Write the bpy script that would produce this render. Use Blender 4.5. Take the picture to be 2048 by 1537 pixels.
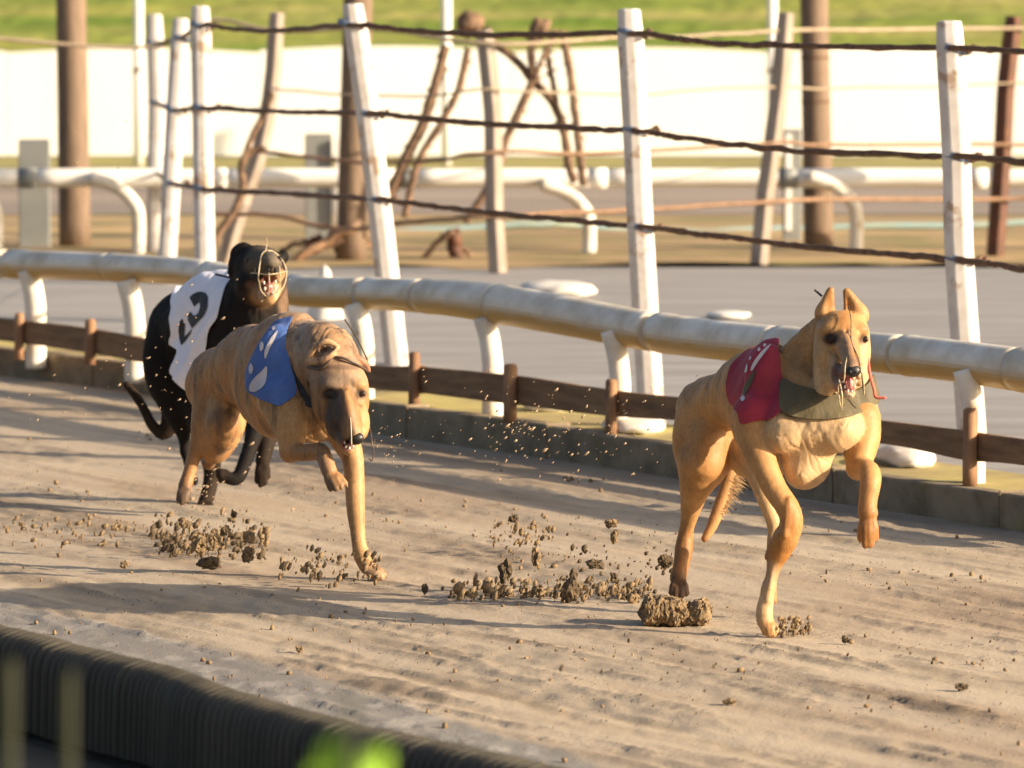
import bpy, bmesh, math, random
import numpy as np
from mathutils import Vector, Matrix
from mathutils.bvhtree import BVHTree

for o in list(bpy.data.objects):
    bpy.data.objects.remove(o)
SC = bpy.context.scene
COL = SC.collection
rad = math.radians

# ------------------------------------------------------------------ camera, sky, sun, exposure
FPX = 200.0 / 36.0 * 2048.0
PITCH = math.atan((768.5 + 85.0) / FPX)
CAMZ = 1.7
cd = bpy.data.cameras.new('camera')
cam = bpy.data.objects.new('camera', cd)
COL.objects.link(cam)
cd.lens = 200.0
cd.sensor_width = 36.0
cd.sensor_fit = 'HORIZONTAL'
cd.clip_start = 0.5
cd.clip_end = 2000
cd.dof.use_dof = True
cd.dof.focus_distance = 14.9
cd.dof.aperture_fstop = 6.3
cam.location = (0, 0, CAMZ)
cam.rotation_euler = (math.pi / 2 - PITCH, 0, 0)
SC.camera = cam

SUN_EL = rad(18.5)
SUN_DIR = Vector((0.945, -0.32, 0)).normalized() * math.cos(SUN_EL) + Vector((0, 0, math.sin(SUN_EL)))
w = bpy.data.worlds.new("World")
SC.world = w
w.use_nodes = True
wn = w.node_tree
sky = wn.nodes.new('ShaderNodeTexSky')
sky.sky_type = 'NISHITA'
sky.sun_disc = False
sky.sun_elevation = SUN_EL
sky.sun_rotation = math.atan2(SUN_DIR.x, SUN_DIR.y)
sky.air_density = 1.0
sky.dust_density = 5.0
sky.ozone_density = 1.0
bg = wn.nodes.get('Background') or wn.nodes.new('ShaderNodeBackground')
wn.links.new(sky.outputs[0], bg.inputs[0])
bg.inputs[1].default_value = 0.09
sd = bpy.data.lights.new('sun', 'SUN')
sun = bpy.data.objects.new('sun', sd)
COL.objects.link(sun)
sd.energy = 5.0
sd.angle = rad(0.6)
sd.color = (1.0, 0.81, 0.58)
sun.rotation_euler = (-SUN_DIR).to_track_quat('-Z', 'Y').to_euler()
SC.view_settings.view_transform = 'Standard'
SC.view_settings.look = 'None'
SC.view_settings.gamma = 1.0
SC.view_settings.exposure = 1.15

# ------------------------------------------------------------------ pixel rays (photo is 2048 x 1537)
CP, SP = math.cos(PITCH), math.sin(PITCH)
R_ = np.array([1.0, 0, 0])
U_ = np.array([0, SP, CP])
FW = np.array([0, CP, -SP])
CAM = np.array([0, 0, CAMZ])


def at(px, py, d):
    return CAM + (R_ * (px - 1024.0) / FPX - U_ * (py - 768.5) / FPX + FW) * d


def gnd(px, py, z=0.0):
    r = R_ * (px - 1024.0) / FPX - U_ * (py - 768.5) / FPX + FW
    return CAM + r * ((z - CAMZ) / r[2])


def gd(py, z=0.0):
    r = -U_ * (py - 768.5) / FPX + FW
    return (z - CAMZ) / r[2]


# ------------------------------------------------------------------ object helpers
def mesh_obj(name, V, F, m=None, parent=None, loc=None, smooth=True, cols=None):
    me = bpy.data.meshes.new(name)
    V = np.asarray(V, dtype=float)
    if parent is not None:
        base = np.array(parent.matrix_basis.translation) if parent.type == 'EMPTY' else np.array(parent.get('org', (0, 0, 0)))
    else:
        base = np.array(loc if loc is not None else (0, 0, 0), dtype=float)
    me.from_pydata((V - base).tolist(), [], [tuple(int(i) for i in f) for f in F])
    me.update()
    if smooth:
        me.polygons.foreach_set('use_smooth', [True] * len(me.polygons))
    if cols is not None:
        at_ = me.color_attributes.new('coat', 'FLOAT_COLOR', 'POINT')
        c4 = np.ones((len(V), 4), dtype=np.float32)
        c4[:, :3] = cols
        at_.data.foreach_set('color', c4.ravel())
    ob = bpy.data.objects.new(name, me)
    COL.objects.link(ob)
    if m:
        me.materials.append(m)
    if parent is not None:
        ob.parent = parent
        ob['org'] = tuple(float(x) for x in base)
    else:
        ob.location = base
    return ob


def thing(name, label, cat, loc, group=None):
    o = bpy.data.objects.new(name, None)
    COL.objects.link(o)
    o.location = tuple(float(x) for x in loc)
    o.empty_display_size = 0.1
    o['label'] = label
    o['category'] = cat
    if group:
        o['group'] = group
    return o


def tag(o, label=None, cat=None, group=None, kind=None):
    if label: o['label'] = label
    if cat: o['category'] = cat
    if group: o['group'] = group
    if kind: o['kind'] = kind
    return o


def unorg():
    for o in bpy.data.objects:
        if 'org' in o:
            del o['org']


def join(parts):
    V, F, n = [], [], 0
    for v, f in parts:
        V.append(np.asarray(v, dtype=float))
        F += [tuple(i + n for i in q) for q in f]
        n += len(v)
    return (np.concatenate(V) if V else np.zeros((0, 3))), F


def spline(P, n):
    P = np.asarray(P, dtype=float)
    if len(P) < 3:
        t = np.linspace(0, 1, n)[:, None]
        return P[0] * (1 - t) + P[-1] * t
    Q = np.vstack([2 * P[0] - P[1], P, 2 * P[-1] - P[-2]])
    seg = len(P) - 1
    out = []
    for t in np.linspace(0, seg - 1e-6, n):
        i = int(t)
        u = t - i
        a, b, c, d = Q[i], Q[i + 1], Q[i + 2], Q[i + 3]
        out.append(0.5 * ((2 * b) + (-a + c) * u + (2 * a - 5 * b + 4 * c - d) * u * u + (-a + 3 * b - 3 * c + d) * u ** 3))
    return np.array(out)


def sweep(P, r, n=12, cap=True, rot=0.0, up=(0, 0, 1), squash=1.0):
    """tube along points, r scalar or list; returns V,F"""
    P = np.asarray(P, dtype=float)
    m = len(P)
    r = np.full(m, float(r)) if np.isscalar(r) else np.asarray(r, dtype=float)
    V = []
    T = np.gradient(P, axis=0)
    up = np.array(up, dtype=float)
    ov = P[-1] - P[0]
    if abs(ov[2]) > .6 * np.linalg.norm(ov): up = np.array([0, 1.0, 0])
    for i in range(m):
        t = T[i] / (np.linalg.norm(T[i]) + 1e-12)
        s = np.cross(t, up)
        if np.linalg.norm(s) < 1e-3:
            s = np.cross(t, (1, 0.3, 0))
        s /= np.linalg.norm(s)
        q = np.cross(s, t)
        for k in range(n):
            a = rot + 2 * math.pi * k / n
            V.append(P[i] + r[i] * (math.cos(a) * s + math.sin(a) * q * squash))
    F = []
    for i in range(m - 1):
        for k in range(n):
            F.append((i * n + k, i * n + (k + 1) % n, (i + 1) * n + (k + 1) % n, (i + 1) * n + k))
    if cap:
        V.append(P[0]); V.append(P[-1])
        a, b = len(V) - 2, len(V) - 1
        for k in range(n):
            F.append((a, (k + 1) % n, k))
            F.append((b, (m - 1) * n + k, (m - 1) * n + (k + 1) % n))
    return np.array(V), F


def box(c, s, rz=0.0):
    c = np.asarray(c, dtype=float)
    V = []
    for dz in (-1, 1):
        for dx, dy in ((-1, -1), (1, -1), (1, 1), (-1, 1)):
            x, y = dx * s[0] / 2, dy * s[1] / 2
            V.append(c + np.array([x * math.cos(rz) - y * math.sin(rz), x * math.sin(rz) + y * math.cos(rz), dz * s[2] / 2]))
    F = [(3, 2, 1, 0), (4, 5, 6, 7), (0, 1, 5, 4), (1, 2, 6, 5), (2, 3, 7, 6), (3, 0, 4, 7)]
    return np.array(V), F


def bevel(o, wd=0.004, seg=2):
    m = o.modifiers.new('bevel', 'BEVEL')
    m.width = wd
    m.segments = seg
    m.limit_method = 'ANGLE'
    return o


# ------------------------------------------------------------------ noise on arrays
_rs = np.random.RandomState(7)
_lat = _rs.rand(256, 256)


def vn2(x, y):
    xi = np.floor(x).astype(int); yi = np.floor(y).astype(int)
    fx = x - xi; fy = y - yi
    fx = fx * fx * (3 - 2 * fx); fy = fy * fy * (3 - 2 * fy)
    g = lambda a, b: _lat[a % 256, b % 256]
    return (g(xi, yi) * (1 - fx) + g(xi + 1, yi) * fx) * (1 - fy) + (g(xi, yi + 1) * (1 - fx) + g(xi + 1, yi + 1) * fx) * fy


def fbm2(x, y, o=4):
    s, a, t = 0, 1.0, 0
    for i in range(o):
        s = s + a * vn2(x * 2 ** i + 17.3 * i, y * 2 ** i + 5.1 * i)
        t += a
        a *= 0.5
    return s / t


# ------------------------------------------------------------------ materials
def newmat(name):
    m = bpy.data.materials.new(name)
    m.use_nodes = True
    nt = m.node_tree
    b = nt.nodes['Principled BSDF']
    return m, nt, b


def noise_mix(nt, c1, c2, scale, detail=4, stretch=(1, 1, 1), rotz=0, lo=0.35, hi=0.65, coord='Object', rough=0.6):
    tc = nt.nodes.new('ShaderNodeTexCoord')
    mp = nt.nodes.new('ShaderNodeMapping')
    mr = nt.nodes.new('ShaderNodeMapping')
    mr.inputs['Rotation'].default_value = (0, 0, rotz)
    mp.inputs['Scale'].default_value = stretch
    nz = nt.nodes.new('ShaderNodeTexNoise')
    nz.inputs['Scale'].default_value = scale
    nz.inputs['Detail'].default_value = detail
    nz.inputs['Roughness'].default_value = rough
    nt.links.new(tc.outputs[coord], mr.inputs[0])
    nt.links.new(mr.outputs[0], mp.inputs[0])
    nt.links.new(mp.outputs[0], nz.inputs[0])
    rp = nt.nodes.new('ShaderNodeValToRGB')
    rp.color_ramp.elements[0].position = lo
    rp.color_ramp.elements[1].position = hi
    rp.color_ramp.elements[0].color = (*c1, 1)
    rp.color_ramp.elements[1].color = (*c2, 1)
    nt.links.new(nz.outputs['Fac'], rp.inputs[0])
    return nz, rp


def mixc(nt, a, b, fac, mode='MIX'):
    mx = nt.nodes.new('ShaderNodeMix')
    mx.data_type = 'RGBA'
    mx.blend_type = mode
    for sock, val in ((mx.inputs[6], a), (mx.inputs[7], b)):
        if isinstance(val, tuple):
            sock.default_value = (*val, 1)
        else:
            nt.links.new(val, sock)
    if isinstance(fac, (int, float)):
        mx.inputs[0].default_value = fac
    else:
        nt.links.new(fac, mx.inputs[0])
    return mx.outputs[2]


def bump(nt, b, src, strength=0.4, dist=0.01):
    bp = nt.nodes.new('ShaderNodeBump')
    bp.inputs['Strength'].default_value = strength
    bp.inputs['Distance'].default_value = dist
    nt.links.new(src, bp.inputs['Height'])
    nt.links.new(bp.outputs[0], b.inputs['Normal'])
    return bp


def simple(name, c1, c2=None, scale=30, rough=0.7, bmp=0.3, bd=0.002, stretch=(1, 1, 1), lo=0.35, hi=0.65, spec=0.4, detail=5, metal=0.0,
           patch=None):
    """patch=(colour, scale, lo, hi): second layer of stains"""
    m, nt, b = newmat(name)
    c2 = c2 or tuple(x * 0.8 for x in c1)
    nz, rp = noise_mix(nt, c1, c2, scale, detail, stretch, lo=lo, hi=hi)
    out = rp.outputs[0]
    if patch:
        pc, ps, pl, ph = patch
        nz2, rp2 = noise_mix(nt, (0, 0, 0), (1, 1, 1), ps, 5, stretch, lo=pl, hi=ph)
        out = mixc(nt, out, pc, rp2.outputs[0])
    nt.links.new(out, b.inputs['Base Color'])
    b.inputs['Roughness'].default_value = rough
    b.inputs['Specular IOR Level'].default_value = spec
    b.inputs['Metallic'].default_value = metal
    if bmp:
        bump(nt, b, nz.outputs['Fac'], bmp, bd)
    return m


TR = math.atan2(-0.86, 0.5)           # heading of the track

M = {}
M['white_paint'] = simple('white_paint', (.62, .59, .57), (.50, .455, .42), 14, .55, .25, .003, patch=((.36, .26, .19), 9, .57, .64))
M['pvc_white'] = simple('pvc_white', (.78, .75, .69), (.62, .56, .46), 6, .45, .1, patch=((.40, .28, .15), 10, .60, .70))
M['far_white'] = simple('far_white', (.82, .81, .78), (.74, .72, .68), 3, .5, .0)
M['concrete'] = simple('kerb_concrete', (.27, .21, .14), (.15, .115, .072), 9, .85, .5, .006, patch=((.25, .21, .07), 3.0, .60, .72))
M['asphalt'] = simple('asphalt', (.285, .275, .27), (.215, .205, .20), 3.0, .85, .3, .004, stretch=(.35, 1.6, 1))
M['ochre'] = simple('dry_earth', (.44, .30, .14), (.24, .17, .09), 1.6, .9, .6, .02, stretch=(.5, 1, 1), patch=((.20, .17, .06), 2.2, .52, .62))
M['fartrack'] = simple('far_track_sand', (.30, .24, .19), (.20, .165, .14), .8, .9, .3, .01, stretch=(.25, 1, 1))
M['verge'] = simple('verge_grass', (.30, .27, .07), (.20, .17, .06), 2.0, .9, .6, .03)
M['yellow_edge'] = simple('yellow_edge_ground', (.42, .36, .12), (.25, .19, .10), 2.5, .9, .5, .01)  # yellow ground strip along the back of the kerb
M['wood_board'] = simple('weathered_board', (.24, .135, .065), (.13, .072, .036), 8, .75, .5, .003, stretch=(.6, .6, 4), patch=((.30, .19, .09), 3, .58, .70))
M['stake'] = simple('stake_wood', (.34, .19, .10), (.17, .09, .05), 18, .8, .5, .003, stretch=(1, 1, .3))
M['pole'] = simple('pole_wood', (.21, .145, .10), (.13, .09, .06), 16, .8, .5, .004, stretch=(2, 2, .25))
M['grey_post'] = simple('grey_wood_post', (.34, .29, .25), (.24, .19, .15), 14, .8, .5, .004, stretch=(2, 2, .3))
M['rust_post'] = simple('rust_post', (.13, .05, .025), (.07, .03, .018), 14, .7, .4, .004)
M['rust'] = simple('rusty_wire', (.17, .095, .055), (.075, .04, .026), 40, .8, .7, .004)
M['rust_light'] = simple('orange_wire', (.30, .18, .11), (.20, .12, .07), 20, .8, .4, .003)
M['tan_wire'] = simple('tan_wire', (.42, .34, .24), (.32, .25, .17), 20, .8, .2, .003)
M['branch'] = simple('barbed_rod', (.22, .135, .08), (.10, .06, .04), 22, .85, .7, .006)
M['blue_tie'] = simple('blue_tie', (.16, .22, .33), (.12, .16, .24), 30, .6, .2)
M['grey_panel'] = simple('grey_panel', (.24, .25, .24), (.19, .20, .20), 5, .6, .1)
M['cyan'] = simple('hose_cyan', (.26, .42, .46), (.38, .44, .36), 4, .4, .0)
M['near_wall'] = simple('dark_ribbed_sheet', (.058, .050, .034), (.034, .029, .02), 9, .6, .3, .003, stretch=(1, 1, .3), spec=.5)
M['dark_earth'] = simple('dark_earth', (.10, .075, .05), (.06, .045, .03), 5, .9, .6, .02)
M['leaf'] = simple('weed_leaf', (.26, .48, .03), (.18, .36, .02), 12, .5, .2, .002)
M['stem'] = simple('weed_stem', (.020, .026, .008), (.014, .018, .006), 12, .6, .1, .002)
M['clod'] = simple('sand_clod', (.24, .165, .090), (.13, .09, .05), 60, .95, .9, .004)
M['clod_dark'] = simple('wet_sand_clod', (.12, .085, .048), (.065, .046, .028), 60, .95, .9, .004)
M['sack'] = simple('white_sack', (.66, .64, .60), (.54, .51, .47), 8, .7, .2, .004)
for nm in ('leaf', 'stem'):
    pass
# wall fabric
M['hoarding'] = simple('white_hoarding', (.90, .90, .87), (.86, .85, .82), .7, .6, .0, .05, stretch=(1, 1, .3))

# grass bank
m, nt, b = newmat('bank_grass')
nz, rp = noise_mix(nt, (.12, .185, .028), (.27, .26, .07), 1.0, 5, (.30, 1, 1), lo=.36, hi=.66)
nz2, rp2 = noise_mix(nt, (0, 0, 0), (1, 1, 1), 1.3, 5, (.25, 1.2, 1), lo=.5, hi=.72)
nt.links.new(mixc(nt, rp.outputs[0], (.36, .31, .12), rp2.outputs[0]), b.inputs['Base Color'])
b.inputs['Roughness'].default_value = .95
b.inputs['Specular IOR Level'].default_value = .1
bump(nt, b, nz.outputs['Fac'], .5, .05)
M['grass'] = m

# track sand
m, nt, b = newmat('track_sand')
nz, rp = noise_mix(nt, (.37, .30, .225), (.47, .385, .285), 1.5, 7, (.18, 1.0, 1), rotz=-TR, lo=.30, hi=.62)
nz2, rp2 = noise_mix(nt, (0, 0, 0), (1, 1, 1), 2.0, 6, (.12, 1.5, 1), rotz=-TR, lo=.56, hi=.72)
c = mixc(nt, rp.outputs[0], (.30, .235, .155), rp2.outputs[0])
nz3, rp3 = noise_mix(nt, (.80, .80, .80), (1, 1, 1), 90, 4, lo=.3, hi=.6)
c = mixc(nt, c, rp3.outputs[0], 1.0, 'MULTIPLY')
at_ = nt.nodes.new('ShaderNodeAttribute'); at_.attribute_name = 'coat'
c = mixc(nt, c, at_.outputs['Color'], 1.0, 'MULTIPLY')
nt.links.new(c, b.inputs['Base Color'])
b.inputs['Roughness'].default_value = .8
b.inputs['Specular IOR Level'].default_value = .25
bump(nt, b, nz3.outputs['Fac'], .5, .004)
M['sand'] = m

# rail plastic: colour turns ochre towards the lower half of the pipe
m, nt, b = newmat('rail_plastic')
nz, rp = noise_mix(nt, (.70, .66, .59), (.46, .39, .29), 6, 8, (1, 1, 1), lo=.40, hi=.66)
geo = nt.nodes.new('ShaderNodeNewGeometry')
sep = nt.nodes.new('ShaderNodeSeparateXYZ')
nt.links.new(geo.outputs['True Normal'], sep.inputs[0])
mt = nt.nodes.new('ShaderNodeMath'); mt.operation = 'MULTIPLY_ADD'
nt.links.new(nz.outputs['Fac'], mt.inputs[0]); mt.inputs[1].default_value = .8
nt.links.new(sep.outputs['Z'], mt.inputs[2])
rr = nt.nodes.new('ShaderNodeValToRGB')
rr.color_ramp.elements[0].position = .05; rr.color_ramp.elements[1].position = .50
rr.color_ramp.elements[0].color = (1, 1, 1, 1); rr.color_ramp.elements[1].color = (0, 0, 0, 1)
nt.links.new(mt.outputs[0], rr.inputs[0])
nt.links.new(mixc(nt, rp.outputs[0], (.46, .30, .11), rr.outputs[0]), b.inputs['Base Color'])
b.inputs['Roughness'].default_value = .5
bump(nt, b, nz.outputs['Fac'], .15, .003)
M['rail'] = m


def coat_mat(name, mott=.25, sheen=.3, rough=.55, stripes=None, spec=.3):
    m, nt, b = newmat(name)
    a = nt.nodes.new('ShaderNodeAttribute'); a.attribute_name = 'coat'
    nz, rp = noise_mix(nt, (1 - mott, 1 - mott, 1 - mott), (1, 1, 1), 14, 6, (1, 1, .6), lo=.3, hi=.65)
    c = mixc(nt, a.outputs['Color'], rp.outputs[0], 1.0, 'MULTIPLY')
    nf, rf = noise_mix(nt, (.80, .77, .74), (1.04, 1.04, 1.04), 230, 4, (1, 1, .3), lo=.32, hi=.62)
    c = mixc(nt, c, rf.outputs[0], 1.0, 'MULTIPLY')
    if stripes:
        ns, rs = noise_mix(nt, (0, 0, 0), (1, 1, 1), stripes[1], 4, (1.6, 1.0, .28), lo=.52, hi=.66)
        c = mixc(nt, c, stripes[0], mixc(nt, (0, 0, 0), rs.outputs[0], stripes[2]))
    nt.links.new(c, b.inputs['Base Color'])
    b.inputs['Roughness'].default_value = rough
    b.inputs['Specular IOR Level'].default_value = spec
    b.inputs['Sheen Weight'].default_value = sheen * .25
    b.inputs['Sheen Roughness'].default_value = .3
    bump(nt, b, nf.outputs['Fac'], .35, .0015)
    return m


def cloth_mat(name, c1, c2, sheen=.03):
    m, nt, b = newmat(name)
    nz, rp = noise_mix(nt, c1, c2, 9, 5, lo=.35, hi=.7)
    nt.links.new(rp.outputs[0], b.inputs['Base Color'])
    nw = nt.nodes.new('ShaderNodeTexNoise'); nw.inputs['Scale'].default_value = 22; nw.inputs['Detail'].default_value = 3
    tc = nt.nodes.new('ShaderNodeTexCoord'); mp = nt.nodes.new('ShaderNodeMapping')
    mp.inputs['Scale'].default_value = (1, 1, .35)
    nt.links.new(tc.outputs['Object'], mp.inputs[0]); nt.links.new(mp.outputs[0], nw.inputs[0])
    b.inputs['Roughness'].default_value = .7
    b.inputs['Sheen Weight'].default_value = sheen
    bump(nt, b, nw.outputs['Fac'], .6, .012)
    return m


M['coat_fawn'] = coat_mat('fawn_coat', .38, .25)
M['coat_brindle'] = coat_mat('brindle_coat', .40, .2, stripes=((.10, .065, .04), 20, .85))
M['coat_black'] = coat_mat('black_coat', .3, .0, rough=.75, spec=.15)
M['red_cloth'] = cloth_mat('red_cloth', (.30, .012, .034), (.21, .010, .026))
M['blue_cloth'] = cloth_mat('blue_cloth', (.055, .12, .34), (.035, .08, .25))
M['white_cloth'] = cloth_mat('white_cloth', (.76, .75, .82), (.68, .66, .74))
M['black_print'] = cloth_mat('black_print', (.012, .015, .022), (.02, .022, .03))
M['white_print'] = cloth_mat('white_print', (.52, .48, .50), (.42, .38, .42))
M['olive_cloth'] = cloth_mat('olive_collar', (.105, .080, .032), (.045, .038, .020))
M['black_cloth'] = cloth_mat('black_band', (.015, .014, .02), (.03, .03, .035))
M['eye'] = simple('eye_dark', (.014, .007, .004), (.022, .011, .007), 30, .22, 0, spec=.3)
M['nose'] = simple('nose_black', (.010, .009, .009), (.02, .018, .018), 90, .42, .5, .001, spec=.4)
M['nose_grey'] = simple('nose_grey', (.06, .048, .038), (.035, .028, .024), 90, .5, .4, .001, spec=.3)
M['tongue'] = simple('tongue_pink', (.62, .24, .22), (.50, .17, .17), 30, .3, .2, .001, spec=.6)
M['teeth'] = simple('teeth', (.75, .70, .58), (.65, .58, .45), 30, .3, 0)
M['mouthdark'] = simple('lip_dark', (.09, .03, .028), (.05, .02, .02), 30, .4, .2, .001)
M['wire_light'] = simple('muzzle_wire', (.50, .42, .28), (.38, .30, .18), 60, .4, 0)
M['wire_dark'] = simple('muzzle_wire_dark', (.10, .065, .04), (.06, .04, .03), 60, .4, 0)
M['pink_cord'] = simple('pink_cord', (.50, .14, .10), (.38, .09, .07), 60, .8, .3, .001)
M['claw'] = simple('claw', (.30, .22, .15), (.18, .12, .08), 60, .4, 0)

# ------------------------------------------------------------------ ground
T2 = np.array([0.5, -0.866]); N2 = np.array([-0.866, -0.5])

KB = [(-260, 722), (0, 752), (200, 777), (290, 790), (744, 868), (1042, 909), (1332, 955), (1767, 1023), (2048, 1066), (2360, 1116)]
kb = np.array([gnd(x, y, 0)[:2] for x, y in KB])
kb = spline(np.hstack([kb, np.zeros((len(kb), 1))]), 90)[:, :2]


def offs(P, d):
    t = np.gradient(P, axis=0)
    t /= np.linalg.norm(t, axis=1)[:, None]
    return P + np.stack([t[:, 1] * -1, t[:, 0]], 1) * d      # left of heading (to the infield)


# is left of heading away from the camera?
if offs(kb, 1.0)[:, 1].mean() < kb[:, 1].mean():
    _o = offs
    offs = lambda P, d: _o(P, -d)
KH = 0.11


def sheet(name, rows, m, z=None, kind='structure', cols=None):
    """rows: list of equal-length polylines (n,3)"""
    n = len(rows[0])
    V = np.concatenate(rows)
    F = []
    for j in range(len(rows) - 1):
        for i in range(n - 1):
            F.append((j * n + i, j * n + i + 1, (j + 1) * n + i + 1, (j + 1) * n + i))
    o = mesh_obj(name, V, F, m)
    o['kind'] = kind
    return o


def plane_y(name, x0, x1, ys, zs, m, nx=2):
    rows = [np.stack([np.linspace(x0, x1, nx), np.full(nx, y), np.full(nx, z)], 1) for y, z in zip(ys, zs)]
    return sheet(name, rows, m)


# coarse ground under all
g = plane_y('ground', -400, 400, [-60, 30, 200, 900], [-.03, -.03, -.03, -.03], M['dark_earth'])

# track surface with real ruts and scuffs
x = np.arange(-3.6, 3.6, .0125); y = np.arange(8.8, 25.2, .03)
X, Y = np.meshgrid(x, y)
a = X * T2[0] + Y * T2[1]; bb = X * N2[0] + Y * N2[1]
H = (fbm2(a * .7, bb * 7, 4) - .5) * .0065 + (fbm2(a * 1.6 + 9, bb * 24 + 3, 3) - .5) * .0035
patch_ = np.clip((fbm2(a * .9 + 31, bb * 5.0 + 8, 4) - .53) * 9, 0, 1)
H += patch_ * (fbm2(a * 9, bb * 26, 3) - .42) * .016
H += (fbm2(X * 45, Y * 22, 2) - .5) * .0022
near = bb  # wall side is the larger b
tone = np.ones(X.shape + (3,))
sc_ = np.clip((fbm2(a * .5 + 3, bb * 4.4 + 70, 4) - .50) * 5, 0, 1)[..., None]
tone *= 1 - .22 * sc_ * np.array([.8, 1.0, 1.15])
tone *= (1 - .20 * patch_[..., None])
st2 = np.clip((fbm2(a * 1.3 + 53, bb * 11 + 20, 4) - .57) * 9, 0, 1)
tone *= (1 - .22 * st2[..., None] * np.array([.9, 1.0, 1.08]))
H += st2 * (fbm2(X * 30, Y * 12, 3) - .3) * .006
dash = np.clip((fbm2(a * 2.0 + 13, bb * 26 + 50, 3) - .62) * 12, 0, 1) * np.clip((17.0 - Y) / 3, 0, 1)
tone *= (1 - .38 * dash[..., None])
H += dash * (fbm2(X * 40, Y * 15, 2) - .2) * .012
# long wheel ruts pressed by the track harrow
for ln, wd_, st_ in (([(-200, 1120), (0, 1150), (330, 1232), (650, 1300), (1000, 1392), (1400, 1480), (1800, 1560)], .055, .30), ([(-200, 1180), (170, 1235), (560, 1330), (900, 1405), (1200, 1470)], .04, .22),
                     ([(-200, 1010), (60, 1040), (330, 1075), (700, 1120)], .07, .26), ([(800, 1255), (1200, 1300), (1700, 1385), (2200, 1470)], .04, .16)):
    Q = np.array([gnd(*q)[:2] for q in ln]); dmin = np.full(X.shape, 9.0)
    for q0, q1 in zip(Q[:-1], Q[1:]):
        e = q1 - q0; tt_ = np.clip(((X - q0[0]) * e[0] + (Y - q0[1]) * e[1]) / (e @ e), 0, 1)
        dmin = np.minimum(dmin, np.hypot(X - q0[0] - tt_ * e[0], Y - q0[1] - tt_ * e[1]))
    wob_ = wd_ * (.6 + 1.6 * fbm2(a * 2.5 + wd_ * 90, bb * 3, 3))
    band = np.clip(1.3 - dmin / wob_, 0, 1) * np.clip((fbm2(a * 3 + 7, bb * 24 + 7, 4) - .34) * 5, 0, 1)
    tone *= 1 - st_ * band[..., None] * np.array([.85, .95, 1.1])
    H -= band * .006 * fbm2(X * 30, Y * 12, 2)
# shaded strip beside the ribbed edging, painted as a grey-blue tint on the sand
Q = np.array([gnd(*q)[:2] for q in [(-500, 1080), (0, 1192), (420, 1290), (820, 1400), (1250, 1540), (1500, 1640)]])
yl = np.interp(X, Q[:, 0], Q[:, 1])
shade_mask = np.clip((yl - Y) * 7 + (fbm2(X * 3, Y * 1.5, 3) - .5) * 1.2, 0, 1)[..., None]
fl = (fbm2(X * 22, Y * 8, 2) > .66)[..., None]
tone = tone * (1 - shade_mask) + shade_mask * (np.array([.54, .61, .74]) * (1 + .35 * fl)) * (.9 + .2 * fbm2(X * 6, Y * 3, 3)[..., None])
V = np.stack([X, Y, H], -1).reshape(-1, 3)
nx_, ny_ = len(x), len(y)
idx = np.arange(nx_ * ny_).reshape(ny_, nx_)
F = np.stack([idx[:-1, :-1], idx[:-1, 1:], idx[1:, 1:], idx[1:, :-1]], -1).reshape(-1, 4)


def big_mesh(name, V, F, m, cols=None):
    me = bpy.data.meshes.new(name)
    me.vertices.add(len(V)); me.vertices.foreach_set('co', np.asarray(V, dtype=np.float32).ravel())
    k = F.shape[1]
    me.loops.add(F.size); me.loops.foreach_set('vertex_index', F.astype(np.int32).ravel())
    me.polygons.add(len(F)); me.polygons.foreach_set('loop_start', np.arange(0, F.size, k, dtype=np.int32))
    me.polygons.foreach_set('use_smooth', np.ones(len(F), dtype=bool))
    me.update(calc_edges=True)
    if cols is not None:
        c4 = np.ones((len(V), 4), dtype=np.float32); c4[:, :3] = cols
        ca = me.color_attributes.new('coat', 'FLOAT_COLOR', 'POINT'); ca.data.foreach_set('color', c4.ravel())
    me.materials.append(m)
    o = bpy.data.objects.new(name, me); COL.objects.link(o)
    return o


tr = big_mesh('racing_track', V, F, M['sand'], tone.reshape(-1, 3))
tr['kind'] = 'structure'

# surroundings of the track patch, same sand
po = plane_y('track_surround', -60, 60, [-30, 8.82], [-.006, -.006], M['sand'])
po.data.color_attributes.new('coat', 'FLOAT_COLOR', 'POINT').data.foreach_set('color', [1.0] * (4 * len(po.data.vertices)))
for sx in (-1, 1):
    po = plane_y('track_surround', sx * 3.58, sx * 60, [8.8, 60], [-.006, -.006], M['sand'])
    po.data.color_attributes.new('coat', 'FLOAT_COLOR', 'POINT').data.foreach_set('color', [1.0] * (4 * len(po.data.vertices)))

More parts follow.
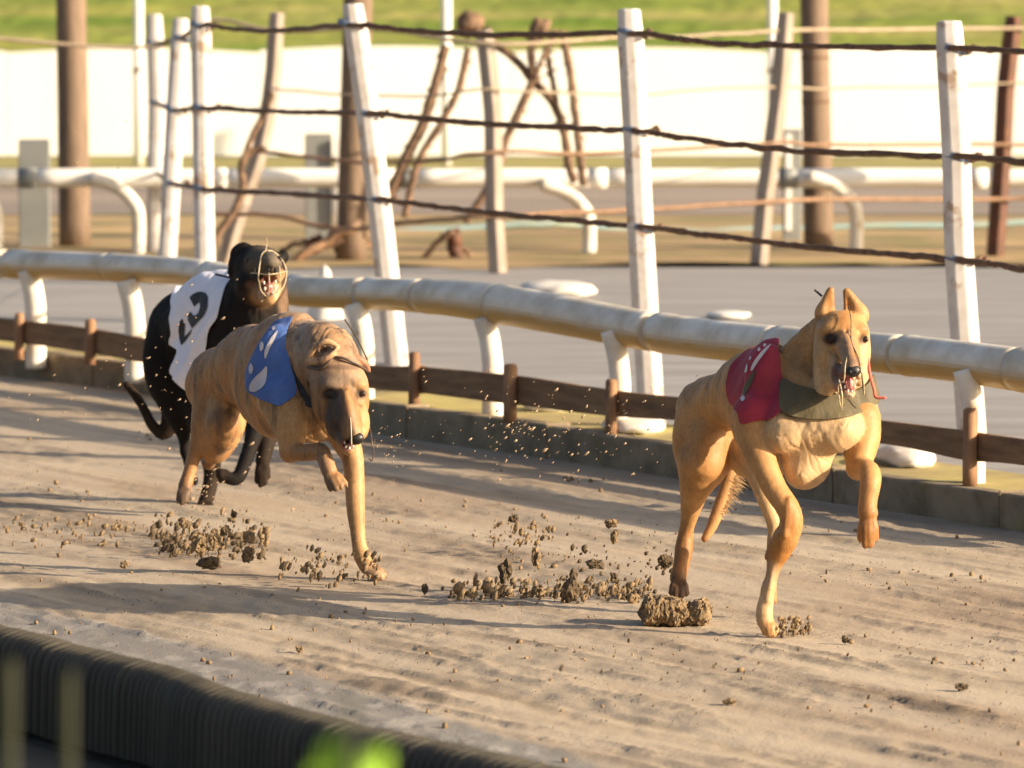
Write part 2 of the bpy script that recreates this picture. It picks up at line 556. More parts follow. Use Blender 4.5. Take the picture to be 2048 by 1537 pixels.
# kerb blocks
kerb = thing('kerb', 'low grey concrete kerb along the far edge of the sand track', 'kerb', (kb[20][0], kb[20][1], 0))
kerb['kind'] = 'structure'
seglen = np.concatenate([[0], np.cumsum(np.linalg.norm(np.diff(kb, axis=0), axis=1))])
L = seglen[-1]
nb = int(L / .86)
kb2 = offs(kb, .075)
rs = random.Random(5)
for i in range(nb):
    s0, s1 = L * i / nb + .004, L * (i + 1) / nb - .004
    ss = np.linspace(s0, s1, 6)
    A = np.stack([np.interp(ss, seglen, kb[:, k]) for k in (0, 1)], 1)
    B = np.stack([np.interp(ss, seglen, kb2[:, k]) for k in (0, 1)], 1)
    hz = KH + rs.uniform(-.004, .004)
    j = rs.uniform(-.004, .004)
    V = []
    for q in range(6):
        V += [(A[q][0] , A[q][1] + j, -.03), (A[q][0], A[q][1] + j + .012, hz), (B[q][0], B[q][1], hz), (B[q][0], B[q][1], -.03)]
    F = []
    for q in range(5):
        for k in range(4):
            F.append((q * 4 + k, q * 4 + (k + 1) % 4, q * 4 + 4 + (k + 1) % 4, q * 4 + 4 + k))
    F += [(0, 1, 2, 3), (23, 22, 21, 20)]
    o = mesh_obj('kerb_block', V, F, M['concrete'], kerb, smooth=False)
    bevel(o, .008)


def row(P2, z):
    return np.hstack([P2, np.full((len(P2), 1), z)])


# edge strip, apron behind the kerb, infield
k0 = offs(kb, .079); k1 = offs(kb, .42)
sheet('edge_strip', [row(k0, .104), row(k1, .1075)], M['yellow_edge'])
far = k1.copy(); far[:, 1] = 29.4
mid = k1 * .5 + far * .5
sheet('apron', [row(k1 - (0, .03), .100), row(mid, .100), row(far, .100)], M['asphalt'])
# asphalt wings out of frame
plane_y('apron', k1[:, 0].max() - .02, 60, [2.0, 29.4], [.096, .096], M['asphalt'])
plane_y('apron', -60, k1[:, 0].min() + .02, [25.5, 29.4], [.096, .096], M['asphalt'])
# wavy border between asphalt and dry earth
xs = np.linspace(-60, 60, 700)
yb = 29.35 + (fbm2(xs * 1.2, xs * 0 + 2, 3) - .5) * 2.2
sheet('infield_earth', [np.stack([xs, yb, xs * 0 + .104], 1), np.stack([xs, xs * 0 + 36, xs * 0 + .104], 1), np.stack([xs, xs * 0 + 60, xs * 0 + .104], 1)], M['ochre'])
plane_y('far_track', -60, 60, [35.3, 42.0], [.109, .109], M['fartrack'])
plane_y('verge', -60, 60, [41.9, 45.6], [.114, .114], M['verge'])

# grass bank
xs = np.arange(-9, 9, .05); ys = np.arange(45.5, 66, .10)
X, Y = np.meshgrid(xs, ys)
Z = .2 + np.clip(Y - 45.5, 0, 14) * .13 + (fbm2(X * 1.0, Y * 2, 4) - .5) * .10 + (fbm2(X * 10, Y * 7, 2) - .5) * .03
V = np.stack([X, Y, Z], -1).reshape(-1, 3)
idx = np.arange(X.size).reshape(X.shape)
F = np.stack([idx[:-1, :-1], idx[:-1, 1:], idx[1:, 1:], idx[1:, :-1]], -1).reshape(-1, 4)
o = big_mesh('grass_bank', V, F, M['grass']); o['kind'] = 'structure'
plane_y('grass_bank', -300, -8.98, [45.5, 59.5, 120], [.2, 2.0, 2.6], M['grass'])
plane_y('grass_bank', 8.98, 300, [45.5, 59.5, 120], [.2, 2.0, 2.6], M['grass'])
plane_y('grass_field', -300, 300, [65.9, 120], [2.0, 2.6], M['grass'])

# ------------------------------------------------------------------ white hoarding
wl = thing('white_hoarding', 'long white fabric hoarding in front of the grass bank', 'hoarding', (0, 45.2, .11))
xe = np.linspace(-14, 14, 15)
for i in range(14):
    n = 14
    xx = np.linspace(xe[i] + .0015, xe[i + 1] - .0015, n)
    tt = np.linspace(0, 1, n)
    top = .955 + .035 * np.sin(tt * math.pi) + .01 * np.sin(i * 2.3)
    rows = []
    for f in np.linspace(0, 1, 7):
        rows.append(np.stack([xx, 45.1 + .006 * np.sin(tt * 9 + i) * (1 - f), .13 + (top - .13) * f], 1))
    V = np.concatenate(rows)
    F = [(j * n + k, j * n + k + 1, (j + 1) * n + k + 1, (j + 1) * n + k) for j in range(6) for k in range(n - 1)]
    V[:, 1] = 45.1
    o = mesh_obj('screen_panel', V, F, M['hoarding'], wl, smooth=False)
    sm = o.modifiers.new('s', 'SOLIDIFY'); sm.thickness = .012

# ------------------------------------------------------------------ running rails
def rail_depth(px):
    pts = [(-300, 672), (60, 712), (262, 738), (715, 795), (975, 832), (1235, 865), (1950, 965), (2400, 1035)]
    xs = [p[0] for p in pts]; ds = [gd(p[1], .104) for p in pts]
    return float(np.interp(px, xs, ds))


rc = [(-260, 522, 28), (0, 528, 29), (200, 534, 28), (320, 540, 27.5), (400, 547, 27.5), (590, 581, 31), (750, 588, 32), (870, 594, 35), (990, 607.5, 39.5),
      (1150, 635, 40), (1315, 665, 40), (1530, 690, 40), (1747, 705, 40), (1900, 721, 42), (2048, 741, 44), (2360, 785, 50)]
rpx = np.array(rc, dtype=float)
nrm = 260
tt = np.linspace(0, len(rc) - 1, nrm)
RC = spline(rpx, nrm)
rail = thing('running_rail', 'nearest white pipe running rail curving beside the sand track', 'rail', gnd(975, 832, .104))
RP = np.array([at(c[0], c[1], rail_depth(c[0]) + .02) for c in RC])
RR = np.array([c[2] / FPX * rail_depth(c[0]) for c in RC])
joints = [-260, 20, 225, 420, 590, 735, 850, 998, 1315, 1560, 1812, 2040, 2360]
for a_, b_ in zip(joints[:-1], joints[1:]):
    sel = (RC[:, 0] >= a_ - 4) & (RC[:, 0] <= b_)
    P = RP[sel]; r = RR[sel].copy()
    r[0] *= 1.015
    if len(r) > 3:
        r[1] *= 1.03; r[2] *= 1.03; r[-1] *= .985
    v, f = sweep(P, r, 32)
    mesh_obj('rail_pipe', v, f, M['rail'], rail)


def gooseneck(px, py_base, z0, h, r, lean=0.0, m=None, parent=None, d=None, reach=.10):
    """curved bracket post: vertical then bending left under the rail"""
    d = d or gd(py_base, z0)
    B = gnd(px, py_base, z0) if d is None else at(px, py_base, d)
    B = np.array(B)
    P = [B + (0, 0, -.05), B + (0, 0, h * .45), B + (-reach * .12, 0, h * .66), B + (-reach * .45, .005, h * .85), B + (-reach, .01, h * .98)] if reach > .1 else [B + (0, 0, -.05), B + (0, 0, h * .25), B + (0, 0, h * .5), B + (-reach * .35, 0, h * .75), B + (-reach, .004, h * .96)]
    v, f = sweep(spline(P, 22), r, 20)
    return mesh_obj('bracket_post', v, f, m or M['pvc_white'], parent)


for px, pb in ((-175, 690), (72, 712), (270, 740), (728, 797), (985, 832), (1240, 866), (1948, 966), (2290, 1020)):
    d = gd(pb, .104)
    s = FPX / d
    gooseneck(px, pb, .104, .36, 21.0 / s * (1 if px < 1500 else 1.08), parent=rail, reach=.032)

# far rail
fr = thing('far_running_rail', 'distant straight white pipe rail below the white hoarding', 'rail', gnd(1024, 508, .104))
dF = gd(506, .104)
for i in range(9):
    x0 = -700 + i * 380; x1 = x0 + 372
    P = np.array([at(x0, 357, dF + .05), at((x0 + x1) / 2, 355.5, dF + .05), at(x1, 357, dF + .05)])
    v, f = sweep(spline(P, 8), 19 / FPX * dF, 20)
    mesh_obj('rail_pipe', v, f, M['far_white'], fr)
    v, f = sweep([at(x1 - 14, 357, dF + .05), at(x1 + 22, 357, dF + .05)], 20.5 / FPX * dF, 20)
    mesh_obj('rail_sleeve', v, f, M['grey_panel'] if i % 2 else M['far_white'], fr)
for px, pb in ((-8, 500), (277, 500), (1178, 513), (1712, 498)):
    gooseneck(px, pb, .104, .40, 13.5 / FPX * dF, parent=fr, reach=.26, d=dF)

# ------------------------------------------------------------------ low board rail
bd = [(-260, 606, 654), (0, 637, 682), (160, 655, 704), (290, 678, 727), (500, 708, 752), (738, 731, 778), (837, 734, 786), (1035, 753, 811), (1213, 780, 832),
      (1367, 797, 842), (1763, 842, 888), (1923, 862, 920), (2048, 880, 932), (2360, 925, 985)]
br = thing('board_rail', 'low brown weathered board rail on stakes along the kerb', 'board rail', gnd(1020, 835, .104))


def bdepth(px):
    return rail_depth(px) - .13


bj = [0, 3, 6, 9, len(bd) - 1]
for a_, b_ in zip(bj[:-1], bj[1:]):
    q = spline(np.array(bd[a_:b_ + 1], dtype=float), 26)
    V = []
    for k, (px, yt, yb_) in enumerate(q):
        if k == 0: px += 2
        d = bdepth(px)
        th = .022
        V += [at(px, yb_, d), at(px, yt, d), at(px, yt, d) + (th * .86, th * .5, .0), at(px, yb_, d) + (th * .86, th * .5, 0)]
    n = len(q)
    F = [(i * 4 + k, i * 4 + (k + 1) % 4, i * 4 + 4 + (k + 1) % 4, i * 4 + 4 + k) for i in range(n - 1) for k in range(4)] + [(0, 1, 2, 3), (n * 4 - 1, n * 4 - 2, n * 4 - 3, n * 4 - 4)]
    bevel(mesh_obj('board', V, F, M['wood_board'], br, smooth=False), .004)
for px, yt, yb_, wd in ((-150, 608, 692, 9), (38, 626, 712, 9.5), (180, 638, 722, 11), (498, 690, 765, 11), (666, 704, 795, 11), (828, 704, 812, 11.5), (1020, 728, 836, 14), (1222, 758, 866, 12), (1480, 780, 900, 13),
                        (1940, 816, 964, 15), (2230, 860, 1005, 16)):
    d = bdepth(px) - .035
    v, f = sweep([at(px, yb_ + 8, d), at(px, yb_ - 30, d), at(px + 1, yt + 8, d), at(px + 1, yt + 2, d), at(px + 1, yt, d)], np.array([1, 1, 1, .85, .5]) * wd / FPX * d, 14)
    mesh_obj('stake', v, f, M['stake'], br)

# ------------------------------------------------------------------ wire fences
def bumpy(P, n, amp, seed):
    P = spline(P, n)
    r = np.random.RandomState(seed)
    nz = r.randn(n, 3) * amp
    nz = (nz + np.roll(nz, 1, 0) + np.roll(nz, -1, 0)) / 3
    nz[0] = nz[-1] = 0
    return P + nz


fA = thing('wire_fence', 'near fence of leaning white posts joined by three rusty wires', 'fence', gnd(1290, 795, .104))
postsA = [  # pixel polyline, base y for depth, half width px, facet rotation
    ([(2262, 70), (2275, 350), (2285, 560), (2320, 940)], 915, 31, .3),
    ([(1898, 44), (1913, 315), (1919, 520), (1945, 885)], 872, 29, .3),
    ([(1258, 20), (1272, 262), (1281, 460), (1301, 800)], 797, 26, .3),
    ([(705, 10), (736, 228), (757, 400), (771, 520), (794, 735)], 728, 23.5, .3),
    ([(401, 14), (405, 216), (407, 378), (413, 650)], 644, 20, .3),
    ([(362, 38), (351, 220), (343, 362), (334, 520), (332, 570)], 566, 18, .3),
    ([(309, 30), (314, 206), (312, 344), (311, 505)], 503, 16.5, .3),
]
pd = []
for pl, yb_, hw, rot in postsA:
    d = gd(yb_, .104); pd.append(d)
    P = spline(np.array([at(a_, b2, d) for a_, b2 in reversed(pl)]), 14)
    r = np.full(14, hw / FPX * d * 1.08); r[-1] *= .86; P[-1] = P[-2] + (P[-1] - P[-2]) * 1.0
    P = np.vstack([P, P[-1] + (0, 0, .004)]); r = np.append(r, r[-1] * .6)
    rot = math.pi / 8 + .1
    o = mesh_obj('post', *sweep(P, r, 8, rot=rot), M['white_paint'], fA, smooth=False)
    bevel(o, .006)
# wires
wiresA = [
    [(309, 88, 6), (362, 76, 5), (401, 52, 4), (470, 58, None), (560, 62, None), (700, 50, 3), (830, 62, None), (1000, 70, None), (1262, 66, 2), (1400, 84, None), (1600, 92, None), (1905, 97, 1), (2048, 103, None), (2270, 120, 0)],
    [(314, 206, 6), (350, 221, 5), (405, 216, 4), (560, 224, None), (738, 228, 3), (900, 243, None), (1100, 255, None), (1272, 262, 2), (1330, 270, None), (1450, 288, None), (1640, 304, None), (1915, 314, 1), (2048, 325, None), (2275, 345, 0)],
    [(312, 346, 6), (345, 366, 5), (407, 378, 4), (560, 388, None), (758, 400, 3), (900, 416, None), (1100, 438, None), (1283, 455, 2), (1450, 474, None), (1640, 496, None), (1920, 520, 1), (2048, 538, None), (2285, 562, 0)],
]
pxs = [2262, 1905, 1270, 735, 405, 350, 311]
for wi, wr in enumerate(wiresA):
    xs = [q[0] for q in wr if q[2] is not None]; ds = [pd[q[2]] for q in wr if q[2] is not None]
    P = [at(px, py, float(np.interp(px, xs, ds)) - (.055 if True else 0)) for px, py, _ in wr]
    v, f = sweep(bumpy(P, 220, .0030, wi), (.0088 if wi == 0 else .0092) * (1 + .45 * np.random.RandomState(wi).rand(220)), 8)
    mesh_obj('wire', v, f, M['rust'], fA)
    for px, py, k in wr:
        if k is None: continue
        hw = postsA[k][2]
        d = pd[k]
        c = at(px, py, d)
        rr_ = hw / FPX * d * 1.12
        v, f = sweep([c + (-.004, 0, -.011), c + (.003, 0, .011)], rr_, 8, rot=math.pi / 8 + .1)
        mesh_obj('tie', v, f, M['blue_tie'], fA)
        # knot of twisted wire at the side of the post
        kn = at(px + hw + 7, py + 1, d - .05)
        v, f = sweep(bumpy([kn + (-.016, 0, -.012), kn, kn + (.012, 0, .010), kn + (.024, 0, -.006)], 9, .006, wi * 9 + k), .0085, 7)
        mesh_obj('wire_knot', v, f, M['rust'], fA)

fB = thing('old_wire_fence', 'farther fence of tilted brown posts with thin orange wires', 'fence', gnd(1000, 545, .104))
postsB = [([(554, 26), (543, 175), (520, 300), (490, 390), (462, 480), (448, 530)], 528, 18, 'grey_post'),
          ([(968, 62), (975, 120), (986, 240), (988, 400), (996, 548)], 545, 20, 'grey_post'),
          ([(1572, 26), (1560, 170), (1545, 290), (1530, 400), (1518, 530)], 530, 19.5, 'grey_post'),
          ([(2028, 34), (2012, 170), (2006, 290), (1998, 400), (1990, 514)], 512, 19.5, 'rust_post')]
dB = []
for pl, yb_, hw, mt_ in postsB:
    d = gd(yb_, .104); dB.append(d)
    P = spline(np.array([at(a_, b2, d) for a_, b2 in reversed(pl)]), 14)
    r = np.full(14, hw / FPX * d); r[-1] *= .9
    o = mesh_obj('post', *sweep(P, r, 6, rot=.4), M[mt_], fB, smooth=False)
    bevel(o, .005)
for wi, (pts, mt_, rr_) in enumerate([
    ([(-200, 60), (270, 96), (420, 40), (556, 62), (740, 58), (985, 88), (1240, 76), (1400, 72), (1560, 62), (1640, 60), (2030, 57), (2300, 60)], 'tan_wire', .010),
    ([(545, 178), (700, 190), (860, 192), (985, 180), (1240, 190), (1400, 180), (1560, 174), (1640, 178), (2020, 168), (2300, 165)], 'tan_wire', .006),
    ([(530, 305), (620, 316), (720, 324), (860, 322), (985, 306), (1240, 306), (1550, 286), (1640, 290), (2010, 290), (2300, 292)], 'rust_light', .010),
    ([(425, 428), (550, 432), (640, 452), (720, 458), (860, 440), (985, 432), (1240, 422), (1538, 404), (1640, 400), (2000, 398), (2300, 394)], 'rust_light', .012),
]):
    P = [at(px, py, float(np.interp(px, [450, 985, 1540, 2010], dB)) - .06) for px, py in pts]
    v, f = sweep(bumpy(P, 90, .004, 30 + wi), rr_, 8)
    mesh_obj('wire', v, f, M[mt_], fB)

# barbed braces between the fences
br_lab = [('long rusty barbed brace leaning from the far fence top down to the left', 'barbed_brace',
           [[(893, 92), (870, 170), (845, 250), (815, 310), (788, 372), (762, 420)], [(936, 98), (918, 175), (884, 245), (850, 298), (828, 350), (810, 435)]], [10, 7], 30.0),
          ('crossed rusty rods hanging under the right-hand knot of the far fence', 'barbed_brace',
           [[(985, 84), (1030, 120), (1065, 160), (1105, 205), (1128, 262), (1138, 330), (1150, 365)], [(1082, 52), (1062, 100), (1064, 160), (1040, 220), (1010, 285), (996, 340), (965, 395), (930, 445)],
            [(1092, 96), (1106, 170), (1122, 260)], [(1126, 62), (1142, 160), (1150, 230), (1158, 290), (1166, 372)], [(1110, 60), (1080, 130), (1070, 165)]], [8, 8, 5.5, 7.5, 4.5], 30.3),
          ('bent dark cable trailing down beside the left brown post', 'bent_cable',
           [[(530, 298), (500, 305), (482, 335), (486, 375), (470, 420), (440, 462), (428, 490)], [(545, 185), (525, 235), (505, 270), (484, 325)]], [7, 5.5], 29.3),
          ]
rnd = random.Random(3)
for lab, nm, rods, ws, d in br_lab:
    t = thing(nm, lab, 'fence brace' if 'barb' in nm else 'cable', at(rods[0][-1][0], rods[0][-1][1], d))
    for k, (rd, wd) in enumerate(zip(rods, ws)):
        P = bumpy([at(a_, b2, d - k * .03) for a_, b2 in rd], 40, .0022, 50 + k)
        r = wd * .95 / FPX * d * (1 + .25 * np.random.RandomState(k + 9).rand(40))
        mesh_obj('rod', *sweep(P, r, 8), M['branch'], t)
        for j in range(3, 38, 5 if nm == 'barbed_brace' else 50):
            c = P[j + rnd.randint(-2, 1)]
            e = np.array([rnd.uniform(.6, 1) * rnd.choice((-1, 1)), 0, rnd.uniform(-.4, .6)])
            v, f = sweep([c - e * .022, c, c + e * .045], np.array([.016, .020, .006]) * wd / 10, 7)
            mesh_obj('barb', v, f, M['branch'], t)
# knuckled rust lumps at the wire crossing
def lump_mesh(c, r, seed, sub=2, amp=.35, st=(1, 1, 1)):
    bm = bmesh.new()
    bmesh.ops.create_icosphere(bm, subdivisions=sub, radius=1)
    rr = np.random.RandomState(seed)
    V = np.array([v.co[:] for v in bm.verts]); F = [[v.index for v in f.verts] for f in bm.faces]
    bm.free()
    k1, k2 = rr.randn(3) * 1.7, rr.randn(3) * 3.2
    p1, p2 = rr.rand(2) * 6
    disp = 1 + amp * (np.sin(V @ k1 + p1) * .6 + np.sin(V @ k2 + p2) * .5) + amp * .35 * rr.randn(len(V))
    return np.asarray(c) + V * disp[:, None] * np.array(st) * r, F


for px, py, r, lab in ((938, 48, 24, 'large rusty knot on top of the brown post left of centre'), (1082, 56, 19, 'smaller rusty knot on the dark wire right of the large knot')):
    dd = 29.9
    t = thing('rust_knot', lab, 'knot', at(px, py + 20, dd))
    mesh_obj('knot_core', *lump_mesh(at(px, py, dd), r / FPX * dd, int(px), 3, .25, (1, .8, 1.05)), M['branch'], t)
    for k in range(3):
        a0 = at(px - 30 + 24 * k, py + 22 + 6 * k, dd); a1 = at(px + 24 * k - 6, py + 8, dd - .03)
        mesh_obj('wire_wrap', *sweep(bumpy([a0, (a0 + a1) / 2 + (0, 0, .01), a1], 8, .006, k), .012, 7), M['branch'], t)

# scrap heap of rods
t = thing('scrap_heap', 'heap of rusty rods on the dry earth behind the rail', 'scrap heap', gnd(680, 520, .104))
for k, (a0, a1, wd, mm) in enumerate((((590, 522), (715, 452), 9, 'rust_light'), ((625, 505), (735, 470), 6, 'branch'), ((640, 470), (600, 525), 6, 'rust_post'), ((700, 520), (770, 470), 7, 'rust_light'),
                                      ((560, 500), (650, 480), 5, 'branch'), ((660, 462), (690, 528), 11, 'rust_post'), ((840, 522), (905, 462), 6, 'branch'), ((905, 460), (915, 520), 14, 'rust_post'), ((880, 470), (960, 530), 5, 'branch'))):
    P = bumpy([at(*a0, 30 + .05 * k), at((a0[0] + a1[0]) / 2, (a0[1] + a1[1]) / 2 - 5, 30 + .05 * k), at(*a1, 30 + .05 * k)], 14, .01, 70 + k)
    mesh_obj('rod', *sweep(P, wd / FPX * 30, 8), M[mm], t)
t['label'] = 'two tangles of rusty rods on the dry earth behind the near rail'

# ------------------------------------------------------------------ poles and posts
for (xt, xb, yb_, hw, lab, bands) in ((142, 150, 492, 31, 'thick brown wooden pole at the far left', 0), (716, 702, 520, 30, 'thick brown wooden pole behind the second leaning white post', 0),
                                      (1628, 1638, 496, 29, 'thick brown banded pole on the right near the curved white bracket', 5)):
    d = gd(yb_, .104)
    t = thing('utility_pole', lab, 'pole', gnd(xb, yb_, .104), 'brown poles behind the wire fences')
    P = spline([at(xb, yb_ + 6, d), at((xt + xb) / 2, yb_ / 2, d), at(xt, 0, d), at(xt * 2 - xb, -500, d)], 16)
    mesh_obj('shaft', *sweep(P, hw / FPX * d * np.linspace(1.03, .93, 16), 24), M['pole'], t)
    for k in range(bands):
        y_ = 115 + k * 88
        c = at(np.interp(y_, [0, yb_], [xt, xb]), y_, d)
        mesh_obj('band', *sweep([c - (0, 0, .006), c + (0, 0, .006)], hw / FPX * d * 1.035, 24), M['rust'], t)

for x0, x1, yt, yb_, lab, strip in ((38, 100, 282, 496, 'flat grey marker board left of the leftmost pole', None), (610, 664, 271, 480, 'blue grey marker board beside the middle pole', (671, 690)),
                                    (1566, 1602, 262, 492, 'narrow grey marker board left of the banded pole', (1570, 1582))):
    d = 31.4 if strip is None else 32.2
    a0 = at(x0, yb_, d); a1 = at(x1, yt, d)
    t = thing('marker_board', lab, 'marker board', ((a0[0] + a1[0]) / 2, a0[1], a0[2]), 'grey marker boards')
    V, F = box((a0 + a1) / 2, (a1[0] - a0[0], .05, a1[2] - a0[2] + .02))
    bevel(mesh_obj('board', V, F, M['grey_panel'], t, smooth=False), .006)
    if strip:
        b0 = at(strip[0], yb_ - 30, d - .05); b1 = at(strip[1], yt + 6, d - .05)
        V, F = box((b0 + b1) / 2, (b1[0] - b0[0], .03, b1[2] - b0[2]))
        bevel(mesh_obj('white_batten', V, F, M['far_white'], t, smooth=False), .004)

for px, lab in ((277, 'thin white pole above the three clustered fence posts'), (893, 'thin white pole left of the large rusty knot'), (1545, 'thin white pole left of the tilted post near the banded pole')):
    d = 43.5
    t = thing('thin_pole', lab, 'pole', at(px, 335, d), 'thin white poles before the hoarding')
    mesh_obj('shaft', *sweep([at(px, 335, d), at(px, 150, d), at(px, -120, d)], 9.5 / FPX * d, 12), M['far_white'], t)
    mesh_obj('clip', *sweep([at(px - 12, 143, d - .05), at(px + 8, 138, d - .05)], 4 / FPX * d, 8), M['rust'], t)

h = bumpy([at(px, py, 33.4) for px, py in ((-200, 486), (0, 488), (120, 482), (300, 484), (520, 470), (700, 468), (940, 458), (1130, 452), (1300, 464), (1480, 462), (1800, 452), (2200, 448))], 60, .01, 4)
tag(mesh_obj('water_hose', *sweep(h, .021, 10), M['cyan'], loc=gnd(1000, 460, .104)), 'pale cyan hose lying across the dry earth', 'hose')

# white things lying on the apron
for px, py, wx, wy, hh, lab in ((1115, 600, 74, .16, .045, 'flat white sack on the asphalt above the middle of the rail'), (1455, 645, 44, .1, .02, 'small white scrap showing just above the rail left of the fawn dog'),
                            (1092, 822, 44, .10, .028, 'small flat white sack behind the board rail at centre'), (1270, 864, 64, .16, .035, 'long pale sack at the foot of the bracket post right of centre'),
                            (1812, 928, 62, .20, .04, 'white sack behind the board rail right of the fawn dog'), (1690, 908, 20, .12, .04, 'white scrap between the fawn dog and the rail')):
    d = gd(py, .104) + (.0 if py > 700 else .3)
    c = at(px, py, d); c[2] = .104 + hh * .6
    v, f = lump_mesh(c, 1.0, px, 3, .10, (wx / FPX * d, wy, hh))
    tag(mesh_obj('white_sack', v, f, M['sack'], loc=gnd(px, py, .104)), lab, 'sack', 'white scraps lying on the apron')
d = gd(600, .104)
tp = at(650, 528, 25.2)
V = [tp] + [at(650, 575, 25.2) + np.array([math.cos(k) * .085, math.sin(k) * .085, 0]) * (1 + .1 * math.sin(3 * k)) for k in np.linspace(0, 2 * math.pi, 17)[:-1]]
V = np.array(V); ring2 = V[0] * .75 + V[1:] * .25 + (0, 0, -.004)
V = np.vstack([V, ring2])
F = [(0, 17 + k, 17 + (k + 1) % 16) for k in range(16)] + [(17 + k, 1 + k, 1 + (k + 1) % 16, 17 + (k + 1) % 16) for k in range(16)]
V[1:17, 2] = .104
tag(mesh_obj('marker_cone', V, F, M['sack'], loc=(tp[0], tp[1], .104)), 'low white cone marker just behind the rail by the black dog', 'marker')

# ------------------------------------------------------------------ near ribbed sheet wall
nw = [(-330, 1180), (0, 1262), (110, 1288), (240, 1320), (361, 1350), (469, 1392), (703, 1456), (900, 1500), (1000, 1522), (1300, 1590), (1900, 1740)]
ZT = .22
NP = spline(np.array([gnd(x_, y_, ZT) for x_, y_ in nw]), 2600)
sl = np.concatenate([[0], np.cumsum(np.linalg.norm(np.diff(NP, axis=0), axis=1))])
S = np.arange(0, sl[-1], .0035)
NPp = np.stack([np.interp(S, sl, NP[:, k]) for k in range(3)], 1)
NPp[:, 2] = ZT
tn = np.gradient(NPp, axis=0); tn /= np.linalg.norm(tn, axis=1)[:, None]
side = np.stack([tn[:, 1], -tn[:, 0], tn[:, 0] * 0], 1)       # right of heading
if (side[:, 1].mean()) > 0: side = -side                     # toward the camera
rib = .5 + .5 * np.cos(S / .030 * 2 * math.pi)
wob = (fbm2(S * 3, S * 0 + 4, 3) - .5)
rib = rib ** .5 * (.65 + .7 * fbm2(S * 9, S * 0 + 1, 2))
prof = [(-.075, -.235), (-.062, -.03), (-.045, -.008), (-.02, 0), (.0, -.004), (.022, -.014), (.036, -.034), (.043, -.065), (.045, -.12), (.047, -.17), (.047, -.20)]
rows = []
for so, zo in prof:
    amp = .026 if so > -.04 else .010
    rows.append(NPp + side * (so + (rib * amp + wob * .02)[:, None]) + np.stack([S * 0, S * 0, zo + rib * amp * .6], 1))
n = len(S)
V = np.concatenate(rows)
idx = np.arange(n * len(rows)).reshape(len(rows), n)
F = np.stack([idx[:-1, :-1], idx[:-1, 1:], idx[1:, 1:], idx[1:, :-1]], -1).reshape(-1, 4)
o = big_mesh('ribbed_edging', V, F, M['near_wall'])
tag(o, 'dark ribbed plastic edging with a rounded top in the near lower left', 'edging')
# earth in front of the edging
ft = NPp[::12] + side[::12] * .045
sheet('near_earth', [np.hstack([ft[:, :2], np.full((len(ft), 1), .006)]), np.hstack([(ft + side[::12] * .35)[:, :2], np.full((len(ft), 1), .03)]), np.hstack([(ft + side[::12] * 6)[:, :2], np.full((len(ft), 1), .012)])], M['dark_earth'])

# weeds close to the camera
def blade(P, wds, m, name, parent, nrm=(0, -1, 0)):
    P = spline(P, 14); wv = np.interp(np.linspace(0, 1, 14), np.linspace(0, 1, len(wds)), wds)
    V = []
    for i in range(14):
        t = P[min(i + 1, 13)] - P[max(i - 1, 0)]
        s = np.cross(t, nrm); s /= np.linalg.norm(s) + 1e-9
        V += [P[i] - s * wv[i], P[i] + np.array(nrm) * .12 * -wv[i], P[i] + s * wv[i]]
    F = []
    for i in range(13):
        F += [(i * 3, i * 3 + 1, i * 3 + 4, i * 3 + 3), (i * 3 + 1, i * 3 + 2, i * 3 + 5, i * 3 + 4)]
    o = mesh_obj(name, V, F, m, parent)
    sm = o.modifiers.new('s', 'SOLIDIFY'); sm.thickness = .001
    return o


D0 = 3.6
t = thing('weed', 'bright green leafy weed at the bottom edge close to the camera', 'weed', (at(700, 1500, D0)[0], at(700, 1500, D0)[1], 0))
base = at(700, 1900, D0); base[2] = 0
mesh_obj('stem', *sweep(spline([base, at(705, 1700, D0), at(700, 1530, D0)], 12), .0035, 8), M['stem'], t)
for pts, wds in (([(695, 1600), (672, 1530), (664, 1478)], [.002, .012, .012, .003]), ([(700, 1600), (735, 1550), (770, 1500)], [.002, .010, .010, .002]), ([(700, 1620), (650, 1570), (615, 1545)], [.002, .012, .010, .002]),
                 ([(705, 1640), (700, 1560), (705, 1520)], [.002, .016, .016, .003])):
    blade([at(a_, b_, D0) for a_, b_ in pts], wds, M['leaf'], 'leaf', t)
for px, yt, wd, d, lab, mm in ((16, 1330, .0080, 4.9, 'tall blurred green grass stalk at the lower left corner', 'stem'), (134, 1410, .0070, 4.8, 'second blurred green grass stalk from the lower left corner', 'stem')):
    b0 = at(px, 1800, d); b0[2] = 0
    t = thing('grass_stalk', lab, 'grass stalk', b0, 'grass stalks close to the camera')
    blade([b0, at(px + 2, 1540, d), at(px, yt + 60, d), at(px - 2, yt, d)], [wd, wd * .8, wd * .8, .001], M[mm], 'blade', t)

# ------------------------------------------------------------------ greyhounds: smooth-union volumes meshed with surface nets
def unit(v):
    v = np.asarray(v, dtype=float)
    return v / np.linalg.norm(v)


